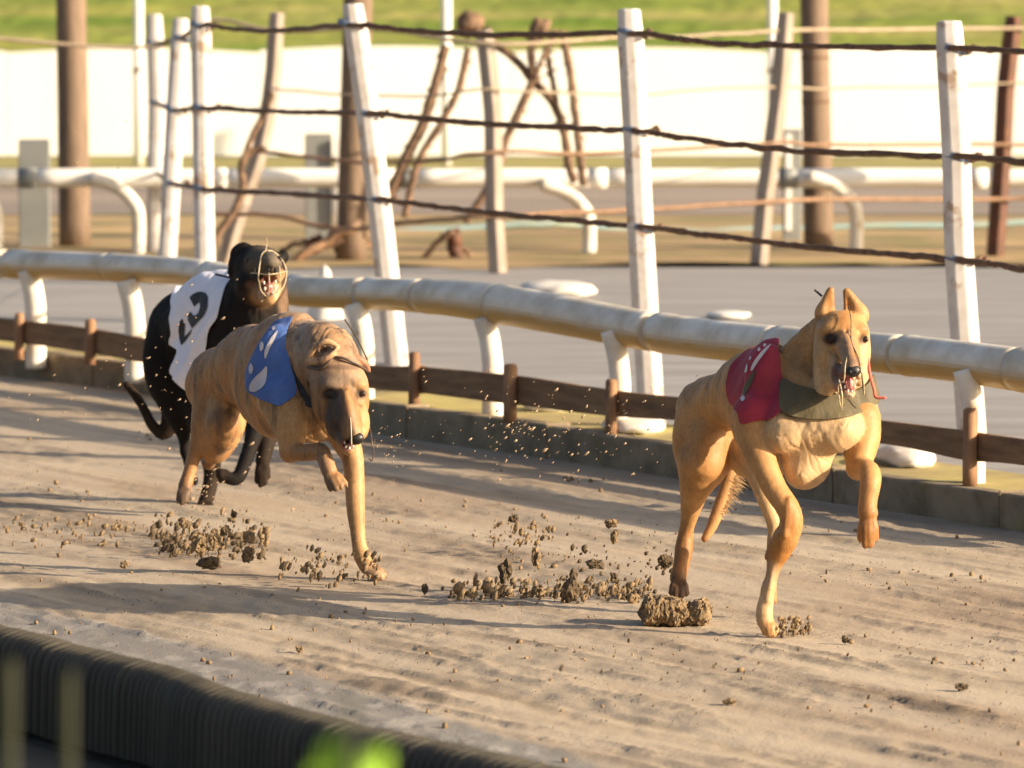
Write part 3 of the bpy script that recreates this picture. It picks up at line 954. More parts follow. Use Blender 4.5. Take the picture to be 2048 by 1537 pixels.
class Hound:
    """local frame: u = photo x, v = photo y (down), w = toward the camera; all in photo pixels at the hound"""

    def __init__(s, px, py, u0, Adir):
        s.d0 = gd(py); s.s = FPX / s.d0
        s.root = gnd(px, py, 0)
        s.P = []
        s.A = unit(Adir); s.H = np.array([0, -1.0, 0])
        s.S = unit(np.array([-s.A[2], 0, s.A[0]]))
        s.blobs = []

    def w2(s, L):
        L = np.atleast_2d(L)
        d = (s.d0 - L[:, 2] / s.s)[:, None]
        return CAM + (R_ * (L[:, :1] - 1024.0) / FPX - U_ * (L[:, 1:2] - 768.5) / FPX + FW) * d

    def cone(s, a, b, k=12, col=None, tag_='b'):
        s.P.append(('c', np.array(a[:3], float), np.array(b[:3], float), float(a[3]), float(b[3]), k, col, tag_, 1))

    def chain(s, pts, k=12, col=None, tag_='b', fine=True):
        p = np.array(pts, float)
        if fine and len(p) > 2:
            p = spline4(p, (len(p) - 1) * 3 + 1)
        s.P.append(('g', p, None, None, None, k, col, tag_, 1))

    def ell(s, c, r, k=18, col=None, tag_='b', axes=None, sign=1):
        ax = np.array([s.A, s.H, s.S]) if axes is None else np.array([unit(x) for x in axes])
        s.P.append(('e', np.array(c, float), np.array(r, float), ax, None, k, col, tag_, sign))

    def cut(s, c, r, k=6, axes=((1, 0, 0), (0, 1, 0), (0, 0, 1))):
        s.ell(c, r, k, None, 'cut', axes, -1)

    @staticmethod
    def sd(p, X):
        if p[0] == 'c':
            a, b, r1, r2 = p[1], p[2], p[3], p[4]
            ba = b - a; pa = X - a
            h = np.clip((pa @ ba) / (ba @ ba + 1e-9), 0, 1)
            return np.sqrt(((pa - h[..., None] * ba) ** 2).sum(-1)) - (r1 + (r2 - r1) * h)
        if p[0] == 'g':
            D = None
            for i in range(len(p[1]) - 1):
                a, b = p[1][i], p[1][i + 1]
                d = Hound.sd(('c', a[:3], b[:3], a[3], b[3]), X)
                D = d if D is None else np.minimum(D, d)
            return D
        c, r, ax = p[1], p[2], p[3]
        q = (X - c) @ ax.T
        k0 = np.sqrt(((q / r) ** 2).sum(-1)); k1 = np.sqrt(((q / (r * r)) ** 2).sum(-1))
        return k0 * (k0 - 1) / (k1 + 1e-9)

    @staticmethod
    def bb(p, m):
        if p[0] == 'c':
            lo = np.minimum(p[1] - p[3], p[2] - p[4]) - m; hi = np.maximum(p[1] + p[3], p[2] + p[4]) + m
        elif p[0] == 'g':
            lo = (p[1][:, :3] - p[1][:, 3:]).min(0) - m; hi = (p[1][:, :3] + p[1][:, 3:]).max(0) + m
        else:
            e = (np.abs(p[3]) * p[2][:, None]).sum(0)
            e = np.minimum(e, p[2].max())
            lo = p[1] - e - m; hi = p[1] + e + m
        return lo, hi

    def field(s, step, tags=None, M_=34, region=None):
        ps = [p for p in s.P if tags is None or p[7] in tags or p[7] == 'cut']
        los = np.array([s.bb(p, 8)[0] for p in ps if p[8] > 0]).min(0); his = np.array([s.bb(p, 8)[1] for p in ps if p[8] > 0]).max(0)
        if region is not None:
            los = np.maximum(los, region[0]); his = np.minimum(his, region[1])
        n = np.ceil((his - los) / step).astype(int) + 2
        G = np.full(n, float(M_), dtype=np.float32)
        ax = [los[i] + np.arange(n[i]) * step for i in range(3)]
        for p in sorted(ps, key=lambda q: -q[8]):
            lo, hi = s.bb(p, M_ if p[8] > 0 else 12)
            i0 = np.maximum(np.floor((lo - los) / step).astype(int), 0); i1 = np.minimum(np.ceil((hi - los) / step).astype(int) + 1, n)
            if (i1 <= i0).any(): continue
            X = np.stack(np.meshgrid(*[ax[k][i0[k]:i1[k]] for k in range(3)], indexing='ij'), -1)
            d = s.sd(p, X)
            sl = tuple(slice(i0[k], i1[k]) for k in range(3))
            g = G[sl]; k = p[5]
            if p[8] > 0:
                h = np.maximum(k - np.abs(g - d), 0) / k
                G[sl] = np.minimum(g, d) - h * h * k * .25
            else:
                d = -d
                h = np.maximum(k - np.abs(g - d), 0) / k
                G[sl] = np.maximum(g, d) + h * h * k * .25
        return G, los, step

    def colours(s, V, base):
        W = np.zeros(len(V)); C = np.zeros((len(V), 3))
        for p in s.P:
            if p[8] < 0: continue
            lo, hi = s.bb(p, 26)
            sel = ((V >= lo) & (V <= hi)).all(1)
            if not sel.any(): continue
            d = s.sd(p, V[sel])
            wt = np.exp(-np.maximum(d, -6) / 4.0)
            W[sel] += wt; C[sel] += wt[:, None] * np.array(p[6] if p[6] is not None else base)
        C = C / np.maximum(W, 1e-9)[:, None]
        C[W < 1e-6] = base
        for c, r, col, st in s.blobs:
            q = np.sqrt((((V - np.array(c)) / np.array(r)) ** 2).sum(1))
            t_ = np.clip((1.45 - q) / .9, 0, 1); a = (t_ * t_ * (3 - 2 * t_) * st)[:, None]
            C = C * (1 - a) + np.array(col) * a
        return C

    def bulk(s, V):
        m = np.full(len(V), 1e9)
        for p in s.P:
            if p[7] in ('t', 'n') and p[8] > 0 and p[0] != 'x': m = np.minimum(m, s.sd(p, V))
        mh = np.full(len(V), 1e9)
        for p in s.P:
            if p[7] == 'h' and p[8] > 0: mh = np.minimum(mh, s.sd(p, V))
        return (m < 6) & (mh > 8)

    def surf(s, u, v, G=None):
        """front surface w at (u, v)"""
        G, lo, st = s.G
        i = int(round((u - lo[0]) / st)); j = int(round((v - lo[1]) / st))
        col = G[i, j]
        k = np.where(col < 0)[0]
        if len(k) == 0: return None
        k = k[-1]
        return lo[2] + (k + col[k] / (col[k] - col[k + 1] + 1e-9)) * st


def spline4(P, n):
    return spline(P, n)


def surface_net(G, lo, step, iso=0.0):
    G = G - iso
    S = G < 0
    nx, ny, nz = G.shape
    c = S[:-1, :-1, :-1].astype(np.int8)
    cnt = np.zeros(c.shape, np.int8)
    for a in (0, 1):
        for b in (0, 1):
            for d in (0, 1):
                cnt += S[a:nx - 1 + a, b:ny - 1 + b, d:nz - 1 + d]
    act = np.argwhere((cnt > 0) & (cnt < 8))
    ids = np.full(c.shape, -1, dtype=np.int64)
    ids[act[:, 0], act[:, 1], act[:, 2]] = np.arange(len(act))
    pos = np.zeros((len(act), 3)); w_ = np.zeros(len(act))
    cr = [(a, b, d) for a in (0, 1) for b in (0, 1) for d in (0, 1)]
    vals = {q: G[act[:, 0] + q[0], act[:, 1] + q[1], act[:, 2] + q[2]] for q in cr}
    for q in cr:
        for ax in range(3):
            if q[ax] == 0:
                q2 = list(q); q2[ax] = 1; q2 = tuple(q2)
                a, b = vals[q], vals[q2]
                m = (a < 0) != (b < 0)
                t = np.where(m, a / (a - b + 1e-12), 0)
                p = np.tile(np.array(q, float), (len(act), 1)); p[:, ax] = t
                pos[m] += p[m]; w_[m] += 1
    V = lo + (act + pos / w_[:, None]) * step
    F = []
    for ax in range(3):
        sl0 = [slice(None)] * 3; sl1 = [slice(None)] * 3
        sl0[ax] = slice(0, -1); sl1[ax] = slice(1, None)
        A, B = S[tuple(sl0)], S[tuple(sl1)]
        e = np.argwhere(A != B)
        o1, o2 = [(1, 2), (2, 0), (0, 1)][ax]
        ok = (e[:, o1] > 0) & (e[:, o2] > 0) & (e[:, o1] < G.shape[o1] - 1) & (e[:, o2] < G.shape[o2] - 1)
        e = e[ok]
        d1 = np.zeros(3, int); d1[o1] = 1
        d2 = np.zeros(3, int); d2[o2] = 1
        q = [e - d1 - d2, e - d2, e, e - d1]
        f = np.stack([ids[x[:, 0], x[:, 1], x[:, 2]] for x in q], 1)
        inside = A[e[:, 0], e[:, 1], e[:, 2]]
        f[~inside] = f[~inside][:, ::-1]
        F.append(f)
    F = np.concatenate(F)
    F = F[(F >= 0).all(1)]
    return V, F


def relax(V, F, it=2, lam=.5):
    E = np.concatenate([F[:, [i, (i + 1) % F.shape[1]]] for i in range(F.shape[1])])
    for _ in range(it):
        acc = np.zeros_like(V); n = np.zeros(len(V))
        np.add.at(acc, E[:, 0], V[E[:, 1]]); np.add.at(acc, E[:, 1], V[E[:, 0]])
        np.add.at(n, E[:, 0], 1); np.add.at(n, E[:, 1], 1)
        V = V + lam * (acc / np.maximum(n, 1)[:, None] - V)
    return V


def vnormals(V, F):
    N = np.zeros_like(V)
    fn = np.cross(V[F[:, 1]] - V[F[:, 0]], V[F[:, 2]] - V[F[:, 0]])
    for k in range(F.shape[1]): np.add.at(N, F[:, k], fn)
    return N / (np.linalg.norm(N, axis=1)[:, None] + 1e-12)


def polydist(P, poly):
    """signed distance of 2D points to polygon, positive inside"""
    poly = np.array(poly, float)
    n = len(poly); d = np.full(len(P), 1e9); ins = np.zeros(len(P), bool)
    for i in range(n):
        a, b = poly[i], poly[(i + 1) % n]
        e = b - a; wv = P - a
        t = np.clip((wv @ e) / (e @ e + 1e-12), 0, 1)
        d = np.minimum(d, np.sqrt(((wv - t[:, None] * e) ** 2).sum(1)))
        c = ((a[1] > P[:, 1]) != (b[1] > P[:, 1]))
        xx = (b[0] - a[0]) * (P[:, 1] - a[1]) / (b[1] - a[1] + 1e-12) + a[0]
        ins ^= c & (P[:, 0] < xx)
    return np.where(ins, d, -d)


def clip_tris(V, F, sc):
    """keep the part of the mesh where sc>0"""
    T = np.concatenate([F[:, [0, 1, 2]], F[:, [0, 2, 3]]]) if F.shape[1] == 4 else F
    V = list(map(tuple, V)); out = []; cache = {}

    def cutp(i, j):
        key = (min(i, j), max(i, j))
        if key not in cache:
            t = sc[i] / (sc[i] - sc[j])
            cache[key] = len(V)
            V.append(tuple(np.array(V[i]) * (1 - t) + np.array(V[j]) * t))
        return cache[key]
    pos = (sc > 0)[T]
    s_ = pos.sum(1)
    out += [tuple(t) for t in T[s_ == 3]]
    for t, p in zip(T[(s_ > 0) & (s_ < 3)], pos[(s_ > 0) & (s_ < 3)]):
        q = []
        for k in range(3):
            i, j = t[k], t[(k + 1) % 3]
            if p[k]: q.append(int(i))
            if p[k] != p[(k + 1) % 3]: q.append(cutp(int(i), int(j)))
        out.append(tuple(q))
    used = sorted({i for f in out for i in f}); mp = {u: k for k, u in enumerate(used)}
    return np.array([V[i] for i in used]), [tuple(mp[i] for i in f) for f in out]


def keep_largest(v, f, front_first=False):
    par = list(range(len(v)))

    def fd(i):
        while par[i] != i:
            par[i] = par[par[i]]; i = par[i]
        return i
    for q in f:
        a = fd(q[0])
        for j in q[1:]:
            b = fd(j)
            if a != b: par[b] = a
    rt = [fd(i) for i in range(len(v))]
    from collections import Counter
    cn = Counter(rt[q[0]] for q in f).most_common(6)
    cn = [c_ for c_ in cn if c_[1] > .3 * cn[0][1]]
    dep = {c_[0]: [] for c_ in cn}
    for q in f:
        if rt[q[0]] in dep: dep[rt[q[0]]].append(v[q[0]][2])
    best = max(dep, key=lambda k_: np.mean(dep[k_])) if front_first else cn[0][0]
    f = [q for q in f if rt[q[0]] == best]
    us = sorted({i for q in f for i in q}); mp = {u: k for k, u in enumerate(us)}
    return v[us], [tuple(mp[i] for i in q) for q in f]


def smooth_poly(poly, n=8):
    P = np.array(poly, float); m = len(P); out = []
    for i in range(m):
        a, b, c, d = P[i - 1], P[i], P[(i + 1) % m], P[(i + 2) % m]
        for u in np.linspace(0, 1, n, endpoint=False):
            out.append(0.5 * ((2 * b) + (-a + c) * u + (2 * a - 5 * b + 4 * c - d) * u * u + (-a + 3 * b - 3 * c + d) * u ** 3))
    return np.array(out)


def build_body(h, base, m, root, step=2.8, name='body'):
    h.G = h.field(step)
    V, F = surface_net(*h.G)
    V = relax(V, F, 1)
    N = vnormals(V, F)
    q = V / 30.0
    lum = (fbm2(q[:, 0] + q[:, 2] * .6 + 5, q[:, 1] * .55 + q[:, 2] * .3 + 9, 3) - .5)
    cr_ = np.abs(fbm2(q[:, 0] * 1.7 + q[:, 2] * .9 + 25, q[:, 1] * .7 - q[:, 0] * .4 + 19, 2) - .5)
    big_ = (np.abs(N[:, 1]) < .95) & np.array(h.bulk(V))
    V = V + N * ((lum * 7.0 - np.clip(.05 - cr_, 0, 1) * 45) * big_ + lum * 2.0)[:, None]
    V = relax(V, F, 1, .35)
    C = h.colours(V, base)
    # short-haired coat: slight muscle ripple
    o = mesh_obj(name, h.w2(V), F[:, ::-1].tolist(), m, root, cols=C)
    h.V, h.F = V, F
    return o


def coat_hair(h, root, m, base, n=26000, length=7.0, seed=1, name='fur', lift=.35, mask=None, wid=.55):
    """short individual hairs lying back over the coat, one mesh"""
    rs = np.random.RandomState(seed)
    V, F = h.V, h.F
    N = vnormals(V, F)
    fc = V[F].mean(1); fn = N[F].mean(1)
    ok = fn[:, 2] > -.75
    if mask is not None: ok &= mask(fc)
    fi = np.where(ok)[0]
    fi = fi[rs.randint(0, len(fi), n)]
    wts = rs.dirichlet((1, 1, 1, 1), n)
    P = (V[F[fi]] * wts[..., None]).sum(1); Nn = fn[fi]; Nn /= np.linalg.norm(Nn, axis=1)[:, None]
    flow = np.array([-.25, .55, -.75])
    f = flow - Nn * (Nn @ flow)[:, None]
    f /= np.linalg.norm(f, axis=1)[:, None] + 1e-6
    f = f + rs.randn(n, 3) * .25
    d = f + Nn * (lift * (.6 + .8 * rs.rand(n)))[:, None]
    d /= np.linalg.norm(d, axis=1)[:, None]
    ln = length * (.5 + .9 * rs.rand(n))[:, None]
    s_ = np.cross(d, Nn); s_ /= np.linalg.norm(s_, axis=1)[:, None] + 1e-6
    a = P - Nn * .6
    tip = a + d * ln - Nn * (ln * .08)
    VV = np.stack([a - s_ * wid, a + s_ * wid, tip], 1).reshape(-1, 3)
    FF = np.arange(len(VV)).reshape(-1, 3)
    C = h.colours(P, base) * (.75 + .5 * rs.rand(n))[:, None]
    C = np.repeat(C, 3, 0)
    o = mesh_obj(name, h.w2(VV), FF.tolist(), m, root, cols=np.clip(C, 0, 1))
    return o


def shell(h, name, poly, m, root, tags, off=3.5, step=3.0, mirror=True, thick=.003, wr=0.0, seed=0, centre=None, push=None, label=None, farlim=None, largest=False, front=False):
    G, lo, st = h.field(step, tags)
    V, F = surface_net(G, lo, st, off)
    V = relax(V, F, 4)
    N = vnormals(V, F)
    Q = V.copy()
    if mirror:
        sd_ = (V - centre) @ h.S
        Q = V - np.minimum(sd_, 0)[:, None] * 2 * h.S
    sc = polydist(Q[:, :2], poly)
    if front: sc = np.minimum(sc, (N[:, 2] + .1) * 20)
    if farlim is not None:
        sd_ = (V - centre) @ h.S
        sc = np.where(sd_ < 0, np.minimum(sc, farlim - (V - centre) @ h.A), sc)
    sc = np.where(np.abs(sc) < 1e-4, 1e-4, sc)
    if wr:
        q = V / 60.0
        fold = fbm2(q[:, 0] * 1.6 + q[:, 1] * .9 + seed, q[:, 1] * .35 - q[:, 0] * .3 + q[:, 2] * .3 + seed * 3, 3) - .45
        edge = np.clip(sc / 40.0, 0, 1)
        V = V + N * (np.maximum(fold, -.05) * wr * (1.3 - .3 * edge))[:, None]
    if push is not None:
        V = push(V, N, sc)
    h.cl = (V.copy(), F, N, sc)
    v2, f2 = clip_tris(V, F, sc)
    if largest: v2, f2 = keep_largest(v2, f2)
    o = mesh_obj(name, h.w2(v2), [f[::-1] for f in f2], m, root)
    sm = o.modifiers.new('thickness', 'SOLIDIFY'); sm.thickness = thick; sm.offset = -1
    if label: o['label'] = label
    return o


def marking(h, name, polys, m, parent, off=1.6):
    for p in polys:
        marking1(h, name, [p], m, parent, off)


def marking1(h, name, polys, m, parent, off=1.6):
    """print on the cloth just built: same surface, lifted a hair"""
    V, F, N, sc = h.cl
    V = V + N * off
    s_ = np.full(len(V), -1e9)
    for p in polys:
        s_ = np.maximum(s_, polydist(V[:, :2], smooth_poly(p, 5)))
    s_ = np.where(N[:, 2] > -.1, s_, -5.0)
    s_ = np.minimum(s_, sc - 1.0)
    # refine before clipping
    sel = np.abs(s_) < 60
    Fm = F[(sel[F]).all(1) & (s_[F] > -25).any(1)]
    used = np.unique(Fm); mp = -np.ones(len(V), int); mp[used] = np.arange(len(used))
    Vf, Ff, Nf, scf = V[used], mp[Fm], N[used], sc[used]
    # one subdivision of the quads
    cen = Vf[Ff].mean(1); e = {}
    n0 = len(Vf); VV = [Vf, cen]; nc = len(cen)
    E = np.concatenate([Ff[:, [k, (k + 1) % 4]] for k in range(4)]); Es = np.sort(E, 1)
    uq, inv = np.unique(Es, axis=0, return_inverse=True); inv = inv.ravel()
    VV.append(Vf[uq].mean(1)); V3 = np.concatenate(VV)
    m_ = len(Ff); em = [n0 + nc + inv[k * m_:(k + 1) * m_] for k in range(4)]
    ce = n0 + np.arange(m_)
    F3 = np.concatenate([np.stack([Ff[:, k], em[k], ce, em[(k + 3) % 4]], 1) for k in range(4)])
    s3 = np.full(len(V3), -1e9)
    for p in polys:
        s3 = np.maximum(s3, polydist(V3[:, :2], smooth_poly(p, 5)))
    N3 = vnormals(V3, F3)
    s3 = np.where(N3[:, 2] > -.1, s3, -5.0)
    s3 = np.where(np.abs(s3) < 1e-4, 1e-4, s3)
    v2, f2 = clip_tris(V3, F3, s3)
    if len(f2) == 0: return None
    v2, f2 = keep_largest(v2, f2, True)
    return mesh_obj(name, h.w2(v2), [f[::-1] for f in f2], m, parent)


def ball(h, name, c, r, m, parent, st=(1, 1, 1), seed=None, amp=0.0, sub=3):
    bm = bmesh.new(); bmesh.ops.create_icosphere(bm, subdivisions=sub, radius=1)
    V = np.array([v.co[:] for v in bm.verts]); F = [[v.index for v in f.verts] for f in bm.faces]; bm.free()
    return mesh_obj(name, h.w2(np.array(c, float) + V * np.array(st) * r), [f[::-1] for f in F], m, parent)


def wire(h, name, pts, r, m, parent, n=24):
    P = spline(np.array(pts, float), n)
    return mesh_obj(name, *sweep(h.w2(P), r / h.s, 7), m, parent)


def toes(h, c, ends, r, col, k=1.5, knuckle=True, tip=.72):
    c3 = np.array(c[:3], float)
    for e in ends:
        e = np.array(e[:3], float)
        x = e[0] - np.mean([q[0] for q in ends])
        a = c3 * .45 + e * .55 + (x * .12, 0, r * .45)
        e = e - (x * .12, 0, 0)
        h.chain([(*(c3 + (x * .35, 0, 0)), r * .85), (*a, r * .95), (*e, r * tip)], 2.0 if k < 3.6 else 2.5, col, 'b', fine=False)


def claws(h, ends, d, ln, parent, r=2.2):
    for e in ends:
        e = np.array(e[:3], float)
        mesh_obj('claw', *sweep(h.w2([e, e + np.array(d) * ln * .6, e + np.array(d) * ln + (0, 1.2, 0)]), np.array([r, r * .8, r * .2]) / h.s, 7), M['claw'], parent)


# ================================================================== fawn greyhound in red
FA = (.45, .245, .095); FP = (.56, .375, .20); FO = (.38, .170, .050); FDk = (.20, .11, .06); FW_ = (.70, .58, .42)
h = Hound(1540, 1273, 1540, (.43, 0, .90))
h.ell((1566, 828, -150), (172, 122, 84), 24, FA, 't')
h.ell((1508, 762, -255), (100, 62, 56), 24, FA, 't')
h.cone((1508, 785, -255, 70), (1436, 806, -415, 56), 20, FA, 't')
h.ell((1424, 822, -440), (84, 66, 72), 20, FA, 't')
h.ell((1548, 742, -170), (60, 56, 40), 20, FA, 't')                               # withers
h.ell((1536, 790, -75), (46, 92, 40), 14, FA, 't', axes=((1, 0, 0), (.12, 1, 0), (0, 0, 1)))   # near shoulder
h.ell((1712, 815, -120), (42, 88, 44), 14, FP, 't', axes=((1, 0, 0), (-.1, 1, 0), (0, 0, 1)))
h.ell((1622, 850, -35), (104, 66, 62), 18, FP, 't', axes=((1, 0, 0), (0, 1, 0), (0, 0, 1)))
h.ell((1570, 862, -8), (44, 46, 40), 10, FP, 't', axes=((1, 0, 0), (0, 1, 0), (0, 0, 1)))
h.ell((1672, 862, -12), (48, 44, 40), 10, FP, 't', axes=((1, 0, 0), (0, 1, 0), (0, 0, 1)))
h.ell((1612, 905, -60), (58, 74, 60), 14, FP, 't', axes=((1, 0, 0), (0, 1, 0), (0, 0, 1)))
h.ell((1604, 948, -40), (30, 28, 40), 14, FP, 't', axes=((1, 0, 0), (0, 1, 0), (0, 0, 1)))
# near hind leg
h.ell((1408, 880, -410), (62, 100, 46), 18, FA, axes=((1, 0, .2), (0, 1, 0), (0, 0, 1)))
h.ell((1416, 895, -378), (40, 68, 36), 12, FA, axes=((1, 0, .2), (.2, 1, 0), (0, 0, 1)))
h.chain([(1404, 930, -385, 48), (1388, 985, -410, 29), (1379, 1030, -435, 18), (1372, 1066, -450, 13)], 12, FA)
h.chain([(1372, 1058, -452, 12), (1369, 1085, -450, 17), (1367, 1104, -445, 18), (1362, 1132, -435, 16), (1356, 1158, -425, 17)], 8, FO)
hz = [(1341, 1186, -402), (1352, 1192, -396), (1363, 1192, -396), (1374, 1187, -402)]
toes(h, (1358, 1160, -420), hz, 9.5, FDk)
h.cone((1380, 1035, -458, 7), (1375, 1085, -462, 9), 5, FA)
# far hind leg
h.ell((1492, 878, -430), (48, 78, 40), 16, FP, axes=((1, 0, 0), (-.2, 1, 0), (0, 0, 1)))
h.chain([(1500, 900, -400, 38), (1516, 950, -350, 24), (1534, 1005, -335, 17), (1549, 1052, -350, 13)], 12, FP)
h.chain([(1549, 1050, -352, 13), (1545, 1090, -345, 12), (1543, 1140, -330, 10), (1541, 1180, -318, 12)], 8, FP)
toes(h, (1541, 1180, -318), [(1532, 1204, -300), (1541, 1207, -298), (1550, 1204, -300)], 8, FO)
# tail
h.chain([(1398, 806, -500, 18), (1442, 850, -520, 16), (1466, 905, -505, 14), (1456, 965, -495, 14), (1440, 1010, -488, 13), (1424, 1052, -482, 11), (1409, 1078, -476, 7.5)], 8, FA)
# near fore leg
h.chain([(1510, 838, -45, 46), (1513, 882, -30, 37), (1527, 930, -8, 28), (1550, 978, 10, 25), (1576, 1018, 22, 24), (1583, 1048, 22, 24), (1570, 1080, 14, 25)], 12, FA)
h.chain([(1570, 1078, 14, 24), (1560, 1104, 8, 22), (1551, 1126, 5, 16), (1544, 1152, 2, 12.5), (1537, 1180, 0, 13)], 8, FO)
h.cone((1552, 1092, 4, 17), (1545, 1108, 2, 13), 5, FO)
h.cone((1541, 1108, 2, 10), (1537, 1115, 0, 8), 4, FDk)
h.cone((1549, 1120, 12, 6), (1535, 1200, 14, 6), 3, FP)
h.chain([(1539, 1172, 0, 12.5), (1533, 1200, 0, 15), (1529, 1222, 2, 17), (1530, 1242, 8, 17)], 8, FP)
ft = [(1529, 1266, 16), (1538, 1269, 20), (1547, 1269, 20), (1555, 1266, 14)]
toes(h, (1532, 1240, 6), ft, 10, FA, 4)
h.cone((1578, 1000, 40, 6), (1570, 1070, 40, 8), 5, FO)
# far fore leg, folded and hanging
h.chain([(1726, 838, -90, 36), (1732, 872, -75, 30), (1722, 912, -60, 27), (1716, 936, -50, 24)], 12, FA)
h.cone((1706, 905, -70, 20), (1714, 938, -60, 18), 10, FP)
h.chain([(1718, 936, -48, 22), (1738, 944, 10, 22), (1741, 966, 36, 21), (1737, 995, 42, 19), (1735, 1014, 45, 19), (1736, 1026, 46, 20)], 9, FA)
fr_ = [(1720, 1078, 44), (1730, 1090, 52), (1741, 1089, 52), (1752, 1076, 44)]
toes(h, (1736, 1032, 50), fr_, 11, FO, 3)
# neck and head
h.chain([(1618, 815, -105, 80), (1612, 768, -120, 68), (1624, 718, -118, 58), (1656, 674, -98, 46)], 16, FA, 'n')
h.chain([(1660, 815, -85, 56), (1655, 780, -62, 36), (1658, 745, -52, 30), (1668, 710, -48, 32)], 9, FP, 'n')
h.cone((1576, 705, -100, 14), (1612, 672, -92, 16), 10, FA, 'n')
I3 = ((1, 0, 0), (0, 1, 0), (0, 0, 1))
h.ell((1684, 668, -20), (55, 47, 56), 14, FA, 'h', I3)
h.ell((1658, 700, -16), (31, 44, 40), 10, FP, 'h', I3)
h.ell((1716, 704, -16), (26, 46, 38), 10, FP, 'h', I3)
h.ell((1662, 658, 16), (20, 10, 14), 12, FA, 'h', I3)
h.ell((1722, 660, 13), (15, 10, 14), 12, FA, 'h', I3)
h.cut((1693, 648, 44), (2.6, 24, 9), 6)
h.chain([(1693, 684, 28, 27), (1698, 706, 72, 22), (1703, 725, 112, 19), (1705, 737, 138, 16)], 7, FA, 'h')
h.cone((1692, 672, 46, 9), (1703, 722, 128, 9), 6, FA, 'h')
h.ell((1674, 738, 16), (17, 30, 32), 8, FP, 'h', I3)
h.ell((1718, 742, 12), (17, 32, 28), 10, FP, 'h', I3)
h.chain([(1683, 755, 18, 28), (1690, 775, 60, 19), (1697, 785, 96, 14)], 10, FP, 'h')
h.chain([(1647, 779, -8, 21), (1644, 745, -10, 18), (1645, 712, -8, 18)], 7, FP, 'h')
# flews either side of the open mouth
h.cone((1678, 738, 58, 11), (1690, 750, 108, 9), 12, FDk, 'h')
h.cone((1722, 738, 70, 12), (1717, 752, 112, 8), 6, FP, 'h')
# ears
h.ell((1648, 626, -34), (19, 24, 12), 8, FA, 'h', ((1, .25, 0), (-.25, 1, 0), (0, 0, 1)))
h.chain([(1645, 628, -34, 14), (1652, 604, -32, 11), (1660, 582, -30, 7.5)], 6, FA, 'h')
h.cone((1664, 622, -32, 6), (1663, 580, -28, 5), 4, FO, 'h')
h.ell((1718, 628, -38), (20, 24, 12), 8, FA, 'h', ((1, -.4, 0), (.4, 1, 0), (0, 0, 1)))
h.chain([(1722, 630, -38, 14), (1708, 604, -36, 11), (1695, 583, -34, 6.5)], 6, FA, 'h')
h.cone((1692, 620, -34, 5), (1690, 582, -32, 4), 4, FO, 'h')
h.cut((1655, 612, -12), (5, 20, 10), 5)
h.cut((1703, 612, -16), (5, 18, 10), 5)
h.cut((1700, 768, 118), (13, 17, 46), 5)
h.cut((1661, 678, 44), (13, 9, 9), 6)
h.cut((1728, 679, 40), (9, 8, 9), 6)
# coat patches, plus painted shade in creases, beside the cheek and at the tuck-up
h.blobs += [((1690, 640, 30), (14, 30, 40), FO, .6), ((1697, 700, 70), (17, 40, 70), (.36, .22, .13), .75), ((1704, 730, 130), (22, 16, 40), (.20, .14, .11), .7),
            ((1662, 678, 40), (17, 13, 60), (.03, .018, .014), 1), ((1728, 679, 36), (12, 11, 40), (.06, .035, .025), .95), ((1698, 766, 90), (19, 21, 60), (.30, .08, .08), .95),
            ((1670, 748, 60), (9, 20, 60), (.11, .055, .055), .9), ((1671, 782, 60), (7, 14, 60), (.48, .17, .13), .8), ((1693, 690, 60), (3, 30, 40), (.30, .17, .09), .5), ((1652, 800, 20), (4, 20, 40), (.2, .13, .06), .5), ((1732, 658, 30), (6, 6, 30), (.25, .15, .08), .6), ((1600, 690, -30), (18, 8, 60), FO, .5),
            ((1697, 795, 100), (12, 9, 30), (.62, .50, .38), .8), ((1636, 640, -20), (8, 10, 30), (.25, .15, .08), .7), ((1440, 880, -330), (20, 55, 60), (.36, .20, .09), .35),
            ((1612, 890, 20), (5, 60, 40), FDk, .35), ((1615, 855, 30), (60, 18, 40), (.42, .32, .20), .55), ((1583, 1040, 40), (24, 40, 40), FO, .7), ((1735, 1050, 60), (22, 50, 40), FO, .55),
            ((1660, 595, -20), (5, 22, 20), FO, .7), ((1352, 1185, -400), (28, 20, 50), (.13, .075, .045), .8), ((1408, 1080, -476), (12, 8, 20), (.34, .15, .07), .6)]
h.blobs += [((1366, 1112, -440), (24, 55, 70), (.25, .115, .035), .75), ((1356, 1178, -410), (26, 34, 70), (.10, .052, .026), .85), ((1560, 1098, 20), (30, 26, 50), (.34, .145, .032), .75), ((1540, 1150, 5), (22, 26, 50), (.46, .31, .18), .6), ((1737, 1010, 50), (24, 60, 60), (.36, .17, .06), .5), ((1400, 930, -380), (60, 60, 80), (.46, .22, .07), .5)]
h.blobs += [((x_, 1062, 60), (1.7, 26, 40), (.16, .07, .03), .8) for x_ in (1726, 1736, 1746.5)] + [((x_, 1256, 10), (1.6, 14, 40), (.2, .1, .05), .7) for x_ in (1534, 1543, 1551)] + [((x_, 1182, -400), (1.5, 15, 40), (.06, .03, .02), .8) for x_ in (1347.5, 1358, 1368)]  # crease shade between the toes, painted as thin dark lines
h.blobs += [((1577, 1025, 45), (2.2, 40, 20), (.26, .12, .05), .6), ((1558, 1095, 30), (2.2, 34, 20), (.22, .10, .04), .6), ((1735, 985, 60), (2, 45, 20), (.3, .15, .06), .5), ((1370, 1100, -430), (2, 45, 20), (.16, .08, .04), .6)]  # crease shading painted down the legs as narrow dark lines
root = thing('greyhound', 'fawn greyhound in a red jacket running in the lead on the right', 'dog', h.root, 'greyhounds racing on the sand track')
